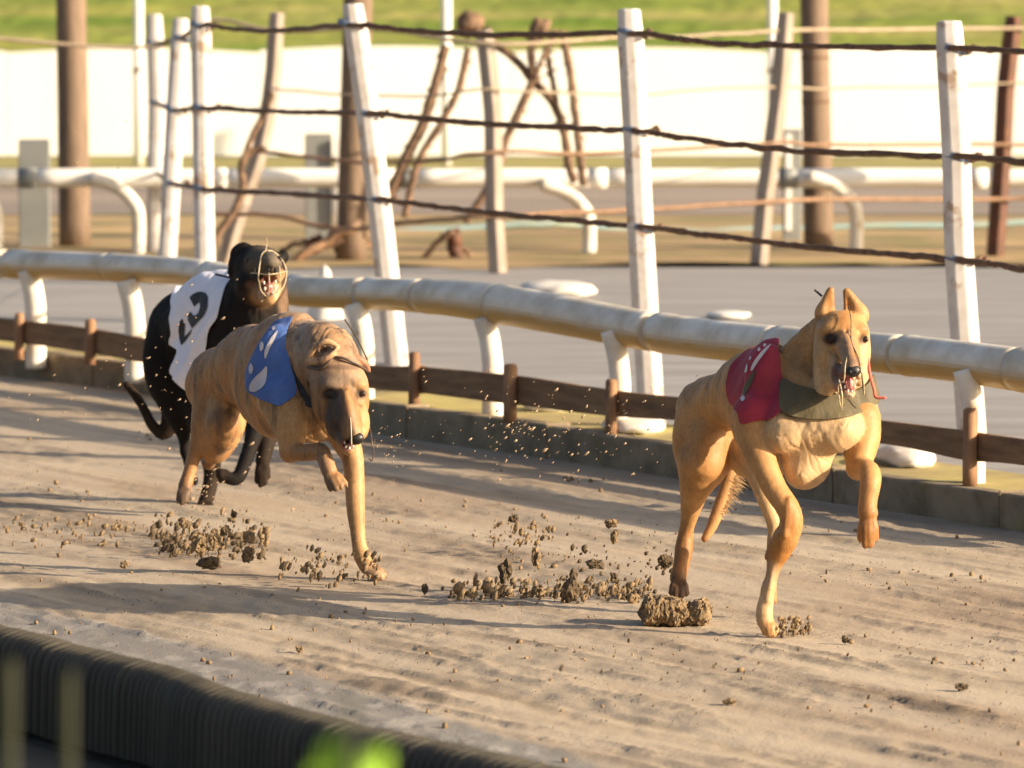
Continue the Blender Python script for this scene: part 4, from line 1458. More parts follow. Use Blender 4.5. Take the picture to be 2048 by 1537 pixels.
build_body(h, FA, M['coat_fawn'], root)
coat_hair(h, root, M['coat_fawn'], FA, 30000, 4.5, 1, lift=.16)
HR = h
# tail fringe
rs = np.random.RandomState(4)
VV, FF = [], []
tl = spline(np.array([(1466, 895, -505), (1460, 950, -495), (1444, 1000, -488), (1434, 1030, -484)], float), 60)
for i in range(520):
    k = rs.randint(0, 60); p = tl[k] + rs.randn(3) * 3 + (6, 0, 4)
    ln = 36 * (1 - k / 75) * (.5 + .7 * rs.rand())
    e = p + np.array([.75 + .25 * rs.randn(), .65 + .2 * rs.randn(), .2 * rs.randn()]) * ln
    mid_ = (p + e) / 2 + (1.5, -2, 0)
    n0 = len(VV); VV += [p - (0, 1.0, 0), p + (0, 1.0, 0), mid_ + (0, .7, 0), mid_ - (0, .7, 0), e]
    FF += [(n0, n0 + 1, n0 + 2, n0 + 3), (n0 + 3, n0 + 2, n0 + 4)]
mesh_obj('tail_fringe', h.w2(VV), FF, M['coat_fawn'], root, cols=np.tile(np.array(FP), (len(VV), 1)))
cen = np.array([1585, 828, -150.0])
jk = smooth_poly([(1557, 676), (1530, 684), (1500, 699), (1478, 716), (1462, 740), (1455, 775), (1460, 805), (1474, 828), (1481, 848), (1510, 842), (1542, 836), (1566, 818), (1572, 790), (1562, 740), (1556, 700)], 5)
j = shell(h, 'jacket', jk, M['red_cloth'], root, ('t', 'n', 'b'), 5, wr=13, seed=3, centre=cen, farlim=40, largest=True)
marking(h, 'number_print', [[(1542, 688), (1528, 698), (1515, 713), (1505, 728), (1501, 740), (1505, 741), (1516, 724), (1531, 704)], [(1519, 695), (1515, 698), (1516, 703), (1521, 700)], [(1530, 687), (1526, 690), (1528, 694), (1533, 690)], [(1500, 712), (1497, 716), (1499, 720), (1503, 716)], [(1491, 726), (1487, 735), (1490, 746), (1494, 742), (1495, 732)],
                            [(1474, 770), (1469, 778), (1472, 792), (1480, 797), (1484, 803), (1490, 796), (1482, 786), (1479, 776)]], M['white_print'], j)
marking(h, 'olive_patch', [[(1508, 742), (1498, 755), (1488, 772), (1480, 786), (1486, 790), (1494, 784), (1503, 768), (1509, 752)]], M['olive_cloth'], j, 1.4)  # olive-brown piece on the side of the jacket
ck = smooth_poly([(1563, 758), (1590, 768), (1625, 778), (1660, 786), (1700, 785), (1735, 768), (1752, 745), (1766, 790), (1745, 815), (1715, 828), (1680, 836), (1640, 839), (1600, 836), (1563, 822), (1558, 790)], 5)
shell(h, 'collar', ck, M['olive_cloth'], root, ('t', 'n'), 7.5, mirror=False, wr=3, seed=9, centre=cen)
for (u, v, r) in ((1662, 678, 12.0), (1728, 679, 9.2)):
    wz = h.surf(u, v)
    ball(h, 'eye', (u, v, wz - 1.0), r, M['eye'], root, (1, .80, .42))
ball(h, 'nose', (1706, 742, 146), 15.5, M['nose'], root, (1, .86, .62))
for u_ in (1700.5, 1712): ball(h, 'nostril', (u_, 744, 155), 3.2, M['black_print'], root, (1.1, .8, .6), sub=2)
ball(h, 'tongue', (1701, 766, 100), 9.5, M['tongue'], root, (.75, 1.5, 2.0))
for k, (u, v) in enumerate(((1688, 765), (1690, 776), (1696, 785), (1704, 786), (1710, 776), (1712, 764))):
    ball(h, 'tooth', (u, v - 2, 118 - abs(k - 2.5) * 5), 2.4, M['teeth'], root, (.8, 1.8, .8), sub=2)
claws(h, hz, (0, .8, .5), 7, root); claws(h, ft, (.2, .3, .9), 8, root); claws(h, fr_, (-.05, 1, .2), 9, root)
mz = bpy.data.objects.new('wire_muzzle', None)
for pts, r_, mm in (([(1697, 612, 10), (1702, 640, 42), (1702, 670, 60), (1704, 688, 85), (1716, 715, 130), (1722, 745, 150), (1727, 788, 120)], 1.1, 'wire_dark'), ([(1694, 715, 128), (1690, 735, 150), (1688, 760, 150), (1676, 775, 130), (1682, 820, 100)], 1.3, 'wire_light'),
                    ([(1678, 760, 110), (1684, 790, 125), (1683, 818, 110)], 1.5, 'wire_light'),
                    ([(1725, 745, 145), (1727, 765, 140), (1728, 790, 110)], 1.3, 'wire_light')):
    wire(h, 'muzzle_wire', pts, r_, M[mm], root)
wire(h, 'cord', [(1735, 715, 0), (1740, 750, 0), (1748, 780, 5), (1752, 795, 10), (1772, 796, 14)], 3.2, M['pink_cord'], root)
wire(h, 'strap_end', [(1629, 580, -40), (1637, 587, -40), (1644, 593, -40)], 2.4, M['black_cloth'], root)

# ================================================================== brindle greyhound in blue
BA = (.36, .185, .075); BP = (.46, .27, .12); BG = (.35, .225, .135); BD = (.10, .065, .045)
h = Hound(745, 1160, 745, (.33, 0, .94))
h.ell((562, 758, -150), (172, 122, 82), 24, BA, 't')
h.ell((512, 712, -270), (110, 62, 60), 24, BA, 't')
h.cone((505, 738, -290, 76), (442, 760, -420, 60), 24, BA, 't')
h.ell((440, 768, -430), (78, 68, 68), 20, BA, 't')
h.ell((585, 668, -140), (70, 44, 50), 20, BG, 't')
h.ell((548, 745, -55), (52, 88, 42), 14, BA, 't', axes=((1, 0, 0), (.1, 1, 0), (0, 0, 1)))
h.ell((628, 815, -40), (62, 72, 60), 16, BP, 't', axes=I3)
h.ell((660, 800, -90), (48, 80, 48), 14, BP, 't', axes=I3)
# hind legs
h.ell((434, 835, -400), (50, 92, 50), 18, BA, axes=((1, 0, .2), (.12, 1, 0), (0, 0, 1)))
h.ell((455, 830, -360), (38, 70, 40), 14, BP, axes=((1, 0, .2), (.1, 1, 0), (0, 0, 1)))
h.chain([(420, 850, -385, 34), (402, 880, -400, 21), (389, 910, -405, 15), (379, 945, -400, 13), (370, 972, -392, 14)], 10, BA)
hz = [(356, 1000, -376), (363, 1006, -372), (371, 1003, -374), (378, 995, -380)]
toes(h, (369, 972, -390), hz, 8, BD, 3)
h.chain([(446, 850, -340, 36), (436, 885, -370, 23), (424, 915, -410, 14), (418, 928, -430, 12)], 10, BA)
h.chain([(418, 926, -432, 12), (410, 915, -480, 11), (402, 905, -520, 12)], 8, BD)
# tail, low behind
h.chain([(410, 770, -480, 15), (404, 820, -510, 12), (410, 870, -500, 9), (420, 900, -480, 6)], 8, BA)
# near fore leg (folded forward)
h.chain([(566, 800, -20, 50), (580, 848, 5, 38), (582, 885, 12, 26), (580, 906, 12, 20)], 12, BP)
h.chain([(580, 904, 12, 20), (600, 906, 35, 18), (624, 905, 62, 17), (642, 904, 84, 17), (651, 922, 96, 16), (658, 942, 104, 16)], 9, BA)
nf = [(659, 978, 122), (671, 978, 128), (683, 974, 126), (692, 968, 118)]
toes(h, (658, 942, 104), nf, 8.5, BA, 3)
# far fore leg (reaching, on the ground)
h.chain([(668, 830, -70, 42), (690, 880, -40, 30), (705, 915, -25, 22), (709, 960, -15, 20), (711, 1010, -8, 19), (715, 1060, -4, 15), (718, 1088, 0, 14), (724, 1112, 3, 17), (736, 1134, 8, 17)], 10, BP)
fl = [(741, 1152, 26), (752, 1156, 30), (763, 1155, 30), (771, 1150, 24)]
toes(h, (738, 1134, 8), fl, 10, BA, 4)
# neck and head (lowered)
h.chain([(612, 735, -110, 82), (632, 712, -50, 70), (655, 715, 0, 62), (670, 735, 35, 54)], 20, BG, 'n')
h.ell((678, 765, 55), (57, 44, 46), 14, BG, 'h', I3)
h.ell((655, 800, 50), (32, 48, 36), 14, BA, 'h', I3)
h.ell((712, 800, 50), (27, 46, 34), 14, BA, 'h', I3)
h.ell((662, 770, 90), (20, 9, 13), 10, BG, 'h', I3)
h.ell((716, 770, 82), (15, 9, 13), 10, BP, 'h', I3)
h.cut((690, 758, 112), (2.6, 24, 9), 6)
h.cone((690, 785, 112, 9), (706, 858, 148, 9), 6, BA, 'h')
h.chain([(686, 798, 85, 29), (694, 828, 108, 26), (702, 853, 122, 22), (708, 872, 132, 17)], 8, BA, 'h')
h.ell((672, 845, 80), (22, 34, 30), 10, BA, 'h', I3)
h.ell((722, 845, 80), (18, 36, 28), 10, BP, 'h', I3)
h.chain([(690, 862, 80, 28), (694, 885, 100, 19), (698, 900, 112, 13)], 10, BP, 'h')
h.cone((680, 868, 100, 11), (688, 886, 122, 8), 6, BD, 'h')
h.cone((722, 862, 95, 11), (716, 882, 120, 8), 6, BP, 'h')
# folded ears
h.chain([(617, 718, 58, 6), (624, 704, 68, 6), (638, 690, 77, 6), (656, 684, 80, 7), (676, 694, 80, 5)], 3, (.52, .32, .17), 'h')
h.chain([(615, 722, 54, 6), (630, 724, 72, 8), (648, 720, 84, 8), (662, 711, 88, 6), (674, 698, 84, 4)], 3, (.55, .33, .18), 'h')
h.cone((622, 728, 34, 12), (645, 722, 45, 10), 6, BA, 'h')
h.chain([(700, 716, 62, 8), (716, 719, 58, 8), (730, 728, 50, 8), (737, 741, 42, 5)], 4, (.36, .17, .10), 'h')
h.cut((645, 700, 76), (14, 5, 16), 3, ((1, -.35, 0), (.35, 1, 0), (0, 0, 1)))
h.cut((697, 888, 128), (12, 9, 34), 5)
h.cut((661, 789, 112), (13, 9, 14), 6)
h.cut((722, 788, 106), (10, 8, 14), 6)
h.blobs += [((661, 789, 95), (18, 13, 70), (.03, .018, .014), 1), ((722, 788, 90), (12, 10, 70), (.04, .025, .018), 1), ((688, 770, 110), (3, 34, 40), (.16, .09, .05), .7), ((688, 720, 70), (44, 7, 40), (.16, .08, .05), .5), ((670, 832, 100), (24, 46, 80), (.045, .033, .026), .95), ((668, 760, 90), (30, 16, 40), (.22, .17, .13), .6),  # coat marks, plus shade painted on left muzzle, face creases and ear hollow
            ((706, 845, 130), (8, 30, 40), (.28, .20, .14), .6), ((708, 862, 130), (12, 7, 30), (.36, .31, .26), .6), ((697, 890, 110), (15, 13, 50), (.38, .12, .10), .9), ((690, 735, 70), (34, 6, 60), (.12, .07, .05), .7),
            ((640, 735, 50), (24, 6, 60), (.08, .06, .05), .8), ((645, 700, 64), (13, 5, 20), (.14, .06, .035), .8), ((634, 722, 60), (18, 6, 30), (.52, .32, .16), .7), ((606, 690, -20), (22, 40, 80), (.38, .31, .24), .4), ((668, 665, 20), (34, 20, 80), (.46, .27, .13), .7), ((645, 652, 0), (30, 8, 60), (.15, .09, .055), .5), ((365, 1000, -375), (16, 26, 60), (.11, .07, .045), .7),
            ((575, 915, 12), (16, 14, 40), (.40, .18, .07), .6), ((650, 930, 100), (20, 26, 40), (.30, .20, .13), .5), ((740, 1150, 20), (40, 16, 60), (.36, .26, .17), .7), ((440, 860, -350), (8, 90, 90), (.17, .11, .07), .45),
            ((490, 700, -200), (16, 70, 90), (.27, .18, .11), .4), ((700, 1060, 0), (10, 60, 30), (.20, .13, .08), .5)]
root = thing('greyhound', 'brindle greyhound in a blue jacket with its head lowered, middle of the three', 'dog', h.root, 'greyhounds racing on the sand track')
build_body(h, BA, M['coat_brindle'], root)
coat_hair(h, root, M['coat_brindle'], BA, 30000, 4.5, 2, lift=.16)
cen = np.array([585, 758, -120.0])
jk = smooth_poly([(584, 634), (560, 638), (545, 648), (530, 668), (514, 692), (500, 718), (491, 745), (492, 766), (502, 785), (520, 799), (545, 808), (558, 812), (578, 800), (592, 786), (590, 760), (578, 715), (572, 680), (576, 655)], 5)
j = shell(h, 'jacket', jk, M['blue_cloth'], root, ('t', 'b'), 5, wr=12, seed=11, centre=cen, farlim=40, largest=True)
marking(h, 'number_print', [[(556, 661), (544, 673), (535, 687), (529, 702), (529, 716), (532, 716), (538, 700), (548, 681)], [(523, 683), (519, 690), (520, 702), (525, 700), (527, 689)], [(501, 727), (497, 737), (500, 748), (505, 744), (506, 734)],
                            [(533, 733), (522, 744), (508, 757), (499, 771), (499, 782), (509, 784), (522, 777), (531, 765), (534, 748)], [(548, 652), (544, 656), (546, 661), (551, 657)]], M['white_print'], j)
bk = smooth_poly([(572, 722), (584, 738), (600, 765), (614, 788), (630, 816), (604, 810), (584, 802), (566, 792), (566, 750)], 4)
shell(h, 'chest_band', bk, M['black_cloth'], root, ('t', 'n'), 3.5, mirror=False, wr=2, seed=4, centre=cen, largest=True, front=True)
for (u, v, r) in ((662, 789, 12), (722, 788, 9)):
    wz = h.surf(u, v)
    ball(h, 'eye', (u, v, wz - 1.0), r, M['eye'], root, (1, .74, .42))
ball(h, 'nose', (712, 877, 140), 16, M['nose'], root, (1, .84, .7))
for u_ in (705, 717): ball(h, 'nostril', (u_, 880, 147), 3.0, M['black_print'], root, (1.1, .8, .6), sub=2)
ball(h, 'tongue', (698, 892, 108), 8.5, M['tongue'], root, (1, .8, 1.5))
for k, (u, v) in enumerate(((689, 886), (692, 894), (699, 898), (706, 894), (709, 887))):
    ball(h, 'tooth', (u, v - 1, 122), 2.6, M['teeth'], root, (.9, 1.3, .8), sub=2)
claws(h, hz, (-.2, 1, .2), 8, root); claws(h, nf, (.45, .8, .3), 8, root); claws(h, fl, (.5, .5, .6), 8, root)
for pts, r_, mm in (([(697, 800, 118), (700, 830, 140), (702, 855, 160), (703, 892, 160)], 1.3, 'wire_light'), ([(738, 850, 60), (742, 868, 80), (744, 885, 90), (747, 905, 90), (744, 922, 88), (738, 918, 84)], 1.2, 'wire_dark'),
                    ([(690, 640, -60), (715, 680, -20), (735, 722, 10), (736, 742, 30)], 1.4, 'wire_dark'), ([(615, 735, 60), (640, 738, 88), (655, 728, 92), (668, 715, 86), (690, 718, 90), (712, 728, 80), (735, 742, 50)], 2.6, 'wire_dark'),
                    ):
    wire(h, 'muzzle_wire', pts, r_, M[mm], root)
HM = h

# ================================================================== black greyhound in white, number 3
KA = (.012, .0095, .009); KB_ = (.028, .018, .012); KG = (.085, .066, .048); KT = (.34, .19, .09)
h = Hound(412, 1034, 412, (.40, 0, .92))
h.ell((468, 662, -140), (150, 116, 80), 24, KA, 't')
h.ell((440, 622, -190), (110, 76, 70), 22, KA, 't')
h.cone((415, 650, -240, 76), (372, 672, -345, 66), 24, KA, 't')
h.ell((368, 660, -350), (70, 78, 70), 20, KA, 't')
h.ell((520, 735, -60), (80, 96, 70), 20, KA, 't', axes=I3)
h.ell((465, 690, -80), (46, 88, 42), 14, KA, 't', axes=I3)
h.ell((555, 720, -100), (44, 88, 42), 14, KA, 't', axes=I3)
# hind leg + thigh
h.ell((342, 728, -335), (55, 92, 50), 18, KA, axes=((1, 0, .2), (-.15, 1, 0), (0, 0, 1)))
h.chain([(346, 780, -330, 42), (358, 830, -330, 28), (368, 872, -345, 14), (370, 905, -350, 9)], 12, KA)
h.chain([(370, 903, -350, 9), (378, 935, -335, 9), (386, 962, -320, 11)], 8, KA)
h.ell((408, 790, -300), (46, 84, 46), 18, KA, axes=I3)
h.chain([(412, 850, -290, 34), (420, 905, -275, 24), (424, 940, -280, 17), (421, 968, -275, 15), (416, 990, -262, 15), (410, 1006, -250, 15)], 10, KB_)
hz = [(394, 1022, -236), (404, 1028, -230), (415, 1029, -230), (425, 1022, -236)]
toes(h, (411, 1004, -250), hz, 9.5, KB_, 4)
# tail
h.chain([(336, 740, -400, 16), (338, 800, -440, 17), (342, 842, -455, 20), (326, 866, -460, 15), (304, 850, -462, 11), (290, 822, -465, 9.5), (272, 792, -468, 9), (254, 770, -470, 8)], 8, KB_)
# forelegs
h.chain([(500, 770, -60, 44), (508, 820, -35, 30), (510, 858, -10, 20), (500, 895, 10, 15), (488, 930, 22, 14), (476, 955, 30, 14), (460, 958, 34, 13), (448, 950, 34, 12)], 10, KA)
toes(h, (450, 950, 34), [(436, 942, 36), (436, 952, 40), (442, 962, 38)], 8, KB_, 4)
h.chain([(535, 790, -90, 40), (538, 850, -60, 26), (532, 890, -30, 17), (526, 922, -20, 15)], 10, KB_)
ht = [(513, 962, -8), (521, 970, -4), (530, 966, -4), (537, 954, -8)]
toes(h, (526, 922, -20), ht, 8.5, KB_, 4)
# neck and head
h.chain([(495, 690, -110, 86), (505, 640, -75, 72), (515, 590, -45, 58), (518, 560, -25, 50)], 20, KA, 'n')
h.ell((518, 533, -14), (50, 42, 48), 12, KA, 'h', I3)
h.chain([(524, 530, 25, 34), (532, 530, 70, 27), (541, 530, 108, 23), (544, 532, 125, 18)], 12, KG, 'h')
h.ell((500, 570, 10), (30, 34, 40), 12, KA, 'h', I3)
h.ell((550, 565, 10), (24, 36, 36), 12, KB_, 'h', I3)
h.chain([(526, 578, 15, 32), (533, 588, 60, 24), (537, 594, 92, 17)], 10, KT, 'h')
h.cone((514, 552, 60, 11), (522, 560, 105, 8), 6, KA, 'h')
h.cone((560, 548, 55, 11), (556, 560, 100, 8), 6, KT, 'h')
h.chain([(478, 522, -25, 18), (476, 506, -30, 15), (488, 496, -25, 12), (500, 500, -18, 8)], 7, KA, 'h')
h.chain([(470, 530, -30, 14), (466, 545, -34, 11)], 7, KA, 'h')
h.ell((566, 514, -30), (12, 14, 12), 8, KA, 'h', I3)
h.cut((539, 569, 110), (14, 17, 44), 5)
h.cut((537, 537, 142), (4, 5, 8), 3)
h.cut((552, 540, 138), (4, 4, 8), 3)
h.blobs += [((539, 572, 85), (18, 20, 70), (.42, .16, .11), .95), ((556, 580, 80), (8, 24, 50), (.70, .52, .32), .8), ((523, 585, 90), (7, 20, 40), (.60, .42, .28), .6), ((500, 570, 40), (9, 8, 50), (.26, .12, .06), .5),
            ((540, 604, 70), (16, 10, 40), (.60, .42, .22), .7), ((545, 520, 100), (20, 14, 60), (.22, .18, .14), .7), ((485, 505, -20), (10, 8, 40), (.008, .007, .008), .9), ((528, 500, 10), (24, 9, 40), (.10, .07, .05), .7),
            ((568, 600, -20), (12, 40, 60), (.22, .14, .09), .7)]
root = thing('greyhound', 'black greyhound in a white jacket numbered 3 wearing a wire muzzle, rearmost', 'dog', h.root, 'greyhounds racing on the sand track')
build_body(h, KA, M['coat_black'], root)
coat_hair(h, root, M['coat_black'], KA, 26000, 5.0, 3, lift=.2)
h.ell((395, 735, -200), (58, 62, 60), 20, KA, 'j', axes=I3)
cen = np.array([455, 662, -170.0])
jk = smooth_poly([(462, 523), (432, 522), (400, 526), (378, 536), (362, 558), (352, 580), (344, 602), (340, 628), (346, 650), (347, 668), (341, 690), (352, 700), (348, 716), (338, 738), (340, 750), (360, 764), (384, 786), (396, 800), (404, 780), (408, 740), (414, 700), (420, 662), (436, 636),
                  (446, 600), (452, 575), (462, 556), (454, 550), (462, 544)], 4)
j = shell(h, 'jacket', jk, M['white_cloth'], root, ('t', 'j', 'b'), 5, wr=20, seed=5, centre=cen, largest=True)
Z4 = lambda pts: [(230 + a / 4.8, 480 + b_ / 4.8) for a, b_ in pts]
V_, F_, N_, sc_ = h.cl


def raw_mark(h, name, polys, m, parent, off=1.6):
    global smooth_poly
    sp = smooth_poly
    smooth_poly = lambda p, n: np.array(p, float)
    o = marking(h, name, polys, m, parent, off)
    smooth_poly = sp
    return o


raw_mark(h, 'number_print', [Z4([(712, 552), (745, 522), (790, 500), (835, 498), (870, 512), (888, 545), (890, 590), (884, 650), (868, 700), (840, 745), (800, 782), (765, 822), (738, 852), (718, 815), (696, 765), (700, 725), (722, 688), (735, 712), (762, 732), (796, 704), (814, 650), (812, 598), (790, 612), (758, 642), (738, 600)]),
                             Z4([(640, 758), (658, 785), (670, 815), (668, 860), (662, 935), (700, 895), (738, 852), (720, 905), (672, 975), (632, 1012), (616, 950), (608, 880), (612, 820), (624, 780)])], M['black_print'], j)
ball(h, 'nose', (545, 535, 126), 14, M['nose_grey'], root, (1.15, .8, .9))
for (u, v, r) in ((537, 539, 4.6), (552, 540, 3.8)): ball(h, 'nostril', (u, v, 136.5), r, M['black_print'], root, (1, 1.1, .8))
for (u, v, r) in ((497, 522, 7), (558, 518, 6)):
    wz = h.surf(u, v)
    if wz is not None: ball(h, 'eye', (u, v, wz - 5), r, M['eye'], root)
ball(h, 'tongue', (539, 574, 92), 9, M['tongue'], root, (.9, 1.5, 1.6))
for k, (u, v) in enumerate(((528, 566), (530, 578), (536, 588), (546, 587), (551, 576), (551, 564))):
    ball(h, 'tooth', (u, v, 108), 2.8, M['teeth'], root, (.8, 1.5, .8), sub=2)
claws(h, hz, (-.1, .6, .8), 6, root); claws(h, ht, (-.1, 1, .1), 7, root)
X4 = lambda pts, w_: [(440 + a / 9.04, 470 + b_ / 9.04, wz) for (a, b_), wz in zip(pts, w_)]
for pts in (X4([(835, 60), (842, 170), (832, 280)], [60, 40, 62]), X4([(832, 280), (760, 350), (725, 500), (700, 680), (692, 800), (712, 880), (740, 1010), (830, 1110)], [70, 100, 130, 145, 140, 130, 118, 110]),
            X4([(832, 280), (700, 380), (640, 540), (635, 680)], [70, 70, 80, 90]), X4([(850, 285), (960, 300), (1060, 380), (1150, 500), (1200, 660), (1180, 850), (1110, 1000), (1000, 1100), (850, 1130)], [70, 60, 50, 45, 45, 55, 75, 95, 110]),
            X4([(960, 310), (1040, 420), (1075, 600), (1085, 850), (1040, 1010), (900, 1120)], [75, 110, 135, 130, 115, 110]), X4([(560, 690), (700, 700), (830, 720), (950, 712), (1070, 690), (1195, 660)], [90, 130, 150, 150, 130, 50]),
            X4([(885, 690), (890, 900), (880, 1110)], [150, 145, 112])):
    wire(h, 'muzzle_wire', pts, 1.15, M['wire_light'], root)
wire(h, 'strap_end', [(430, 549, -40), (448, 553, -42), (466, 557, -44)], 2.2, M['black_cloth'], root)
HK = h

# ================================================================== sand thrown up, clods and crumbs
def tiny(cs, rs_, seed, m, name, elong=None, ef=1.6):
    r = np.random.RandomState(seed)
    bm = bmesh.new(); bmesh.ops.create_icosphere(bm, subdivisions=1, radius=1)
    B = np.array([v.co[:] for v in bm.verts]); BF = np.array([[v.index for v in f.verts] for f in bm.faces]); bm.free()
    n = len(cs)
    V = B[None] * (1 + .45 * r.randn(n, len(B), 1).clip(-1, 1) * .7)
    st = .6 + .8 * r.rand(n, 1, 3)
    V = V * st
    if elong is not None: V = V + (V @ np.array(elong))[..., None] * np.array(elong) * ef
    V = V * np.array(rs_)[:, None, None] + np.array(cs)[:, None]
    F = (BF[None] + (np.arange(n) * len(B))[:, None, None]).reshape(-1, 3)
    return big_mesh(name, V.reshape(-1, 3), F, m)


rs = np.random.RandomState(12)
# crumbs lying on the track, in the raked lines and behind the feet
P = []
while len(P) < 4200:
    x_, y_ = rs.uniform(-2.6, 2.6), rs.uniform(10.3, 20.5)
    a_ = x_ * T2[0] + y_ * T2[1]; b_ = x_ * N2[0] + y_ * N2[1]
    dn = float(fbm2(np.array([a_ * .7 + 3]), np.array([b_ * 5 + 40]), 3)[0])
    if rs.rand() < max(0, (dn - .46) * 5) and y_ < np.interp(x_, kb[:, 0], kb[:, 1]) - .3:
        P.append((x_, y_, 0.004 + .002 * rs.rand()))
o = tiny(P, .0013 + .0065 * rs.rand(len(P)) ** 8, 3, M['clod'], 'sand_crumbs')
tag(o, 'small crumbs of sand scattered over the racing track', 'sand crumbs', kind='stuff')
# ridge of loose sand between the two leading hounds and the shower behind the black hound's foot
cl, rr2, cl2, rr3 = [], [], [], []
def spray(x0, x1, y0, y1, d0_, d1_, n, r0, r1, A_, B_, pw=2.5):
    for _ in range(n):
        u = rs.uniform(x0, x1); v_ = np.clip(rs.normal((y0 + y1) / 2, (y1 - y0) / 4), y0, y1)
        d_ = rs.uniform(d0_, d1_); p = at(u, v_, d_)
        if p[2] < .003: p[2] = .006 + .01 * rs.rand()
        A_.append(p); B_.append(r0 + (r1 - r0) * rs.rand() ** pw)
dk = gd(1100); dm = gd(1190)
spray(320, 535, 1022, 1156, dk - .3, dk + .4, 400, .0010, .010, cl, rr2, 5)
spray(300, 535, 1030, 1156, dk - .3, dk + .4, 420, .0010, .012, cl2, rr3, 5)
spray(0, 330, 1030, 1140, dk, dk + .8, 150, .002, .008, cl, rr2)
spray(905, 1300, 1160, 1216, gd(1200) - .15, gd(1200) + .35, 380, .0012, .010, cl, rr2, 3)
for q_ in range(9):
    u0 = rs.uniform(915, 1270); v0 = rs.uniform(1180, 1200)
    spray(u0 - 18, u0 + 18, v0 - 12, v0 + 12, gd(1200), gd(1200) + .1, 30, .0015, .007, cl if q_ % 2 else cl2, rr2 if q_ % 2 else rr3, 2)
spray(1000, 1350, 1060, 1190, gd(1190) - .1, gd(1190) + .3, 150, .0015, .007, cl2, rr3)
spray(980, 1110, 1030, 1110, gd(1120), gd(1120) + .2, 80, .002, .009, cl, rr2)
spray(560, 760, 1080, 1180, dm, dm + .4, 160, .0015, .008, cl, rr2)
spray(1560, 1620, 1235, 1275, gd(1272) - .05, gd(1272) + .05, 90, .002, .008, cl, rr2)
spray(1050, 2040, 1180, 1500, 12, 14.2, 120, .001, .004, cl2, rr3)
tag(tiny(cl, rr2, 5, M['clod'], 'kicked_sand', elong=(.5, 0, .85), ef=.6), 'kicked up sand flying low behind the running hounds', 'sand spray', kind='stuff')
tag(tiny(cl2, rr3, 6, M['clod_dark'], 'wet_sand_spray', elong=(.5, 0, .85), ef=.5), 'darker damp bits of sand flying behind the hounds', 'sand spray', kind='stuff')
cs, rr4 = [], []
spray(740, 1420, 740, 960, 14.5, 16.5, 150, .0008, .0030, cs, rr4, 3)
spray(960, 1300, 780, 960, 15, 16, 110, .0008, .0030, cs, rr4, 2)
spray(0, 330, 700, 900, 16.8, 17.6, 30, .0009, .0025, cs, rr4, 2)
spray(240, 620, 560, 1020, 16.6, 16.9, 150, .0009, .0030, cs, rr4, 2)
spray(380, 450, 930, 1030, 16.7, 16.9, 50, .001, .003, cs, rr4, 2)
spray(740, 800, 840, 960, 15.2, 15.6, 16, .0009, .0025, cs, rr4, 2)
spray(110, 260, 200, 480, 17, 18, 14, .0009, .002, cs, rr4, 2)
M['grain'] = simple('sand_grain', (.42, .30, .19), (.30, .21, .13), 60, .6, 0)
tag(tiny(cs, rr4, 8, M['grain'], 'flying_grains', elong=(.75, 0, .6)), 'tiny sunlit grains of sand hanging in the air around the hounds', 'sand grains', kind='stuff')

# the large clods, one object each
big = [(1140, 1180, 24, 34, 'tall dark clod leaning in the loose sand ridge'), (1010, 1142, 15, 26, 'dark clod in the air above the left of the sand ridge'), (1072, 1115, 12, 24, 'pointed clod in the air above the middle of the ridge'),
       (1190, 1128, 19, 12, 'wide dark clod in the air left of the fawn dog'), (1330, 1124, 17, 16, 'clod in the air beside the hind foot of the fawn dog'), (1222, 1048, 14, 10, 'small pale clod highest behind the fawn dog'), (1228, 1075, 7, 16, 'narrow clod just under the highest pale clod'),
       (1027, 1038, 11, 10, 'pale clod high between the brindle and fawn dogs'), (1228, 1155, 9, 11, 'round dark clod above the block of sand'), (1226, 1195, 13, 22, 'brown clod standing in the ridge left of the block of sand'),
       (850, 1180, 8, 11, 'dark clod right of the planted foot of the brindle dog'), (420, 1128, 34, 18, 'largest dark clod under the spray behind the black dog'), (493, 1112, 18, 22, 'dark clod at the right end of the spray'),
       (452, 1062, 16, 17, 'dark clod at the top of the spray'), (497, 1075, 20, 20, 'jagged clod high at the right of the spray'), (400, 1090, 22, 24, 'ragged brown clod in the middle of the spray'), (345, 1100, 12, 20, 'sunlit orange clod at the left of the spray'), (370, 1048, 14, 17, 'clod at the upper left of the spray'),
       (428, 1085, 14, 18, 'sunlit crumbly clod at the centre of the spray'), (468, 1030, 8, 9, 'small clod above the spray'), (248, 1130, 12, 10, 'clod lying left of the spray'), (1690, 1280, 8, 8, 'single dark crumb on the track right of the planted forefoot'),
       (1925, 1375, 16, 9, 'dark clod on the track at the lower right'), (1460, 1404, 14, 7, 'small clod on the sand below the fawn dog'), (600, 1300, 9, 7, 'small clod on the sand near the ribbed edging')]
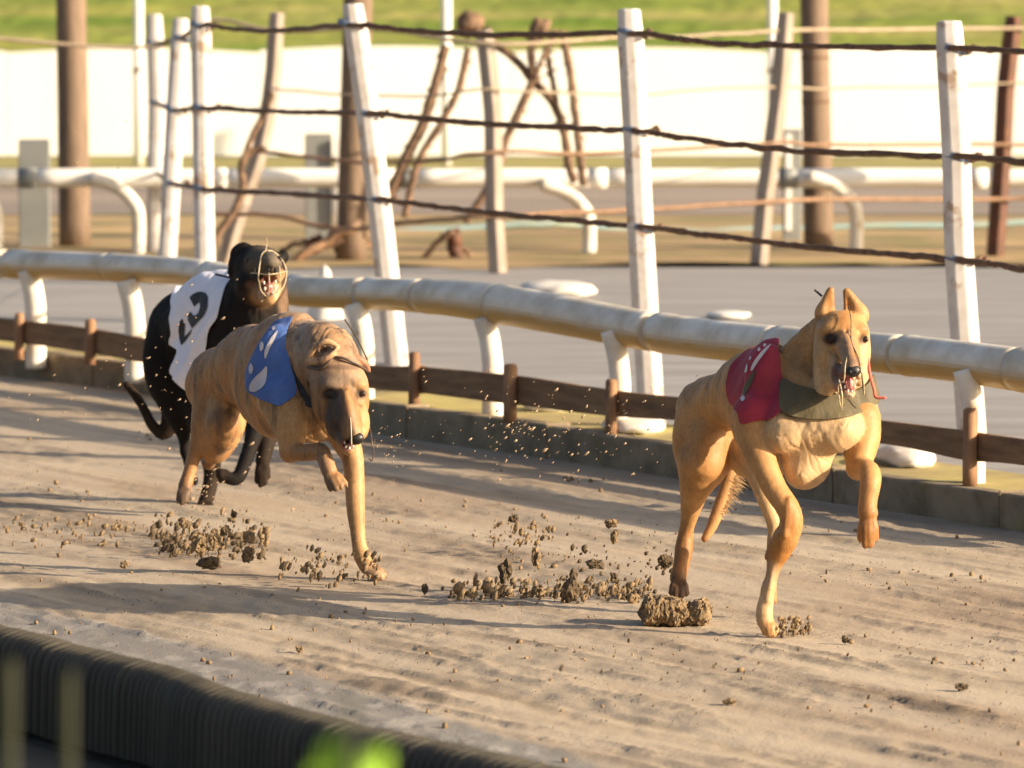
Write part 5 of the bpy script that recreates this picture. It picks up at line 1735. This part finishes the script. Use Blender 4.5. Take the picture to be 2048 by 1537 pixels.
for i, (px, py, rw, rh, lab) in enumerate(big):
    d = {0: gd(1205), 11: gd(1145)}.get(i, gd(1190) if 1000 < px < 1400 else (gd(1150) if px < 560 and py < 1150 else gd(py + rh)))
    c = at(px, py, d)
    s_ = d / FPX * (.66 if py < 1160 and px < 560 else .78)
    v, f = lump_mesh(c, 1.0, 100 + i, 3, .30, (rw * s_, rw * s_ * .9, rh * s_))
    r2 = np.random.RandomState(i); v = v + r2.randn(len(v), 3) * .0014
    parts = [(v, f)]
    for q in range(4):
        dd_ = r2.randn(3) * (rw * s_ * .42, rw * s_ * .3, rh * s_ * .42)
        parts.append(lump_mesh(c + dd_, 1.0, 300 + i * 7 + q, 2, .35, (rw * s_ * .45, rw * s_ * .4, rh * s_ * .5)))
    V, F = join(parts)
    o = mesh_obj('sand_clod', V, F, M['clod_dark'] if ('dark' in lab or i % 3 == 1) else M['clod'], loc=c, smooth=False)
    tag(o, lab, 'sand clod', 'clods of sand thrown up by the hounds')
# the big lifted block of sand
dB_ = gd(1250)
parts = []
r2 = np.random.RandomState(77)
nu, nv = 60, 40
V = []
for i in range(nu):
    for k in range(nv):
        a1 = 2 * math.pi * k / nv; t_ = i / (nu - 1)
        x0 = 1277 + 145 * t_
        hh = np.interp(t_, [0, .08, .5, .7, .8, .93, 1], [2, 26, 25, 19, 23, 22, 2]) * (1 + .22 * fbm2(np.array([t_ * 14]), np.array([a1 * 2.0 + 3]), 3)[0])
        cy = np.interp(t_, [0, .3, .7, 1], [1226, 1222, 1230, 1222])
        sx = math.cos(a1); sy = math.sin(a1)
        p = at(x0 + (4 * r2.rand() if 0 < i < nu - 1 else 0), cy - hh * (abs(sy) ** .7) * np.sign(sy) * 1.1, dB_ - .06 * sx * (hh / 25))
        V.append(p + r2.randn(3) * .0022)
F = [(i * nv + k, i * nv + (k + 1) % nv, (i + 1) * nv + (k + 1) % nv, (i + 1) * nv + k) for i in range(nu - 1) for k in range(nv)] + [tuple(range(nv))[::-1], tuple(range((nu - 1) * nv, nu * nv))]
o = mesh_obj('sand_block', V, F, M['clod'], loc=gnd(1350, 1255), smooth=False)
tag(o, 'big crumbly block of sand lifted beside the forefeet of the fawn dog', 'sand clod')


unorg()
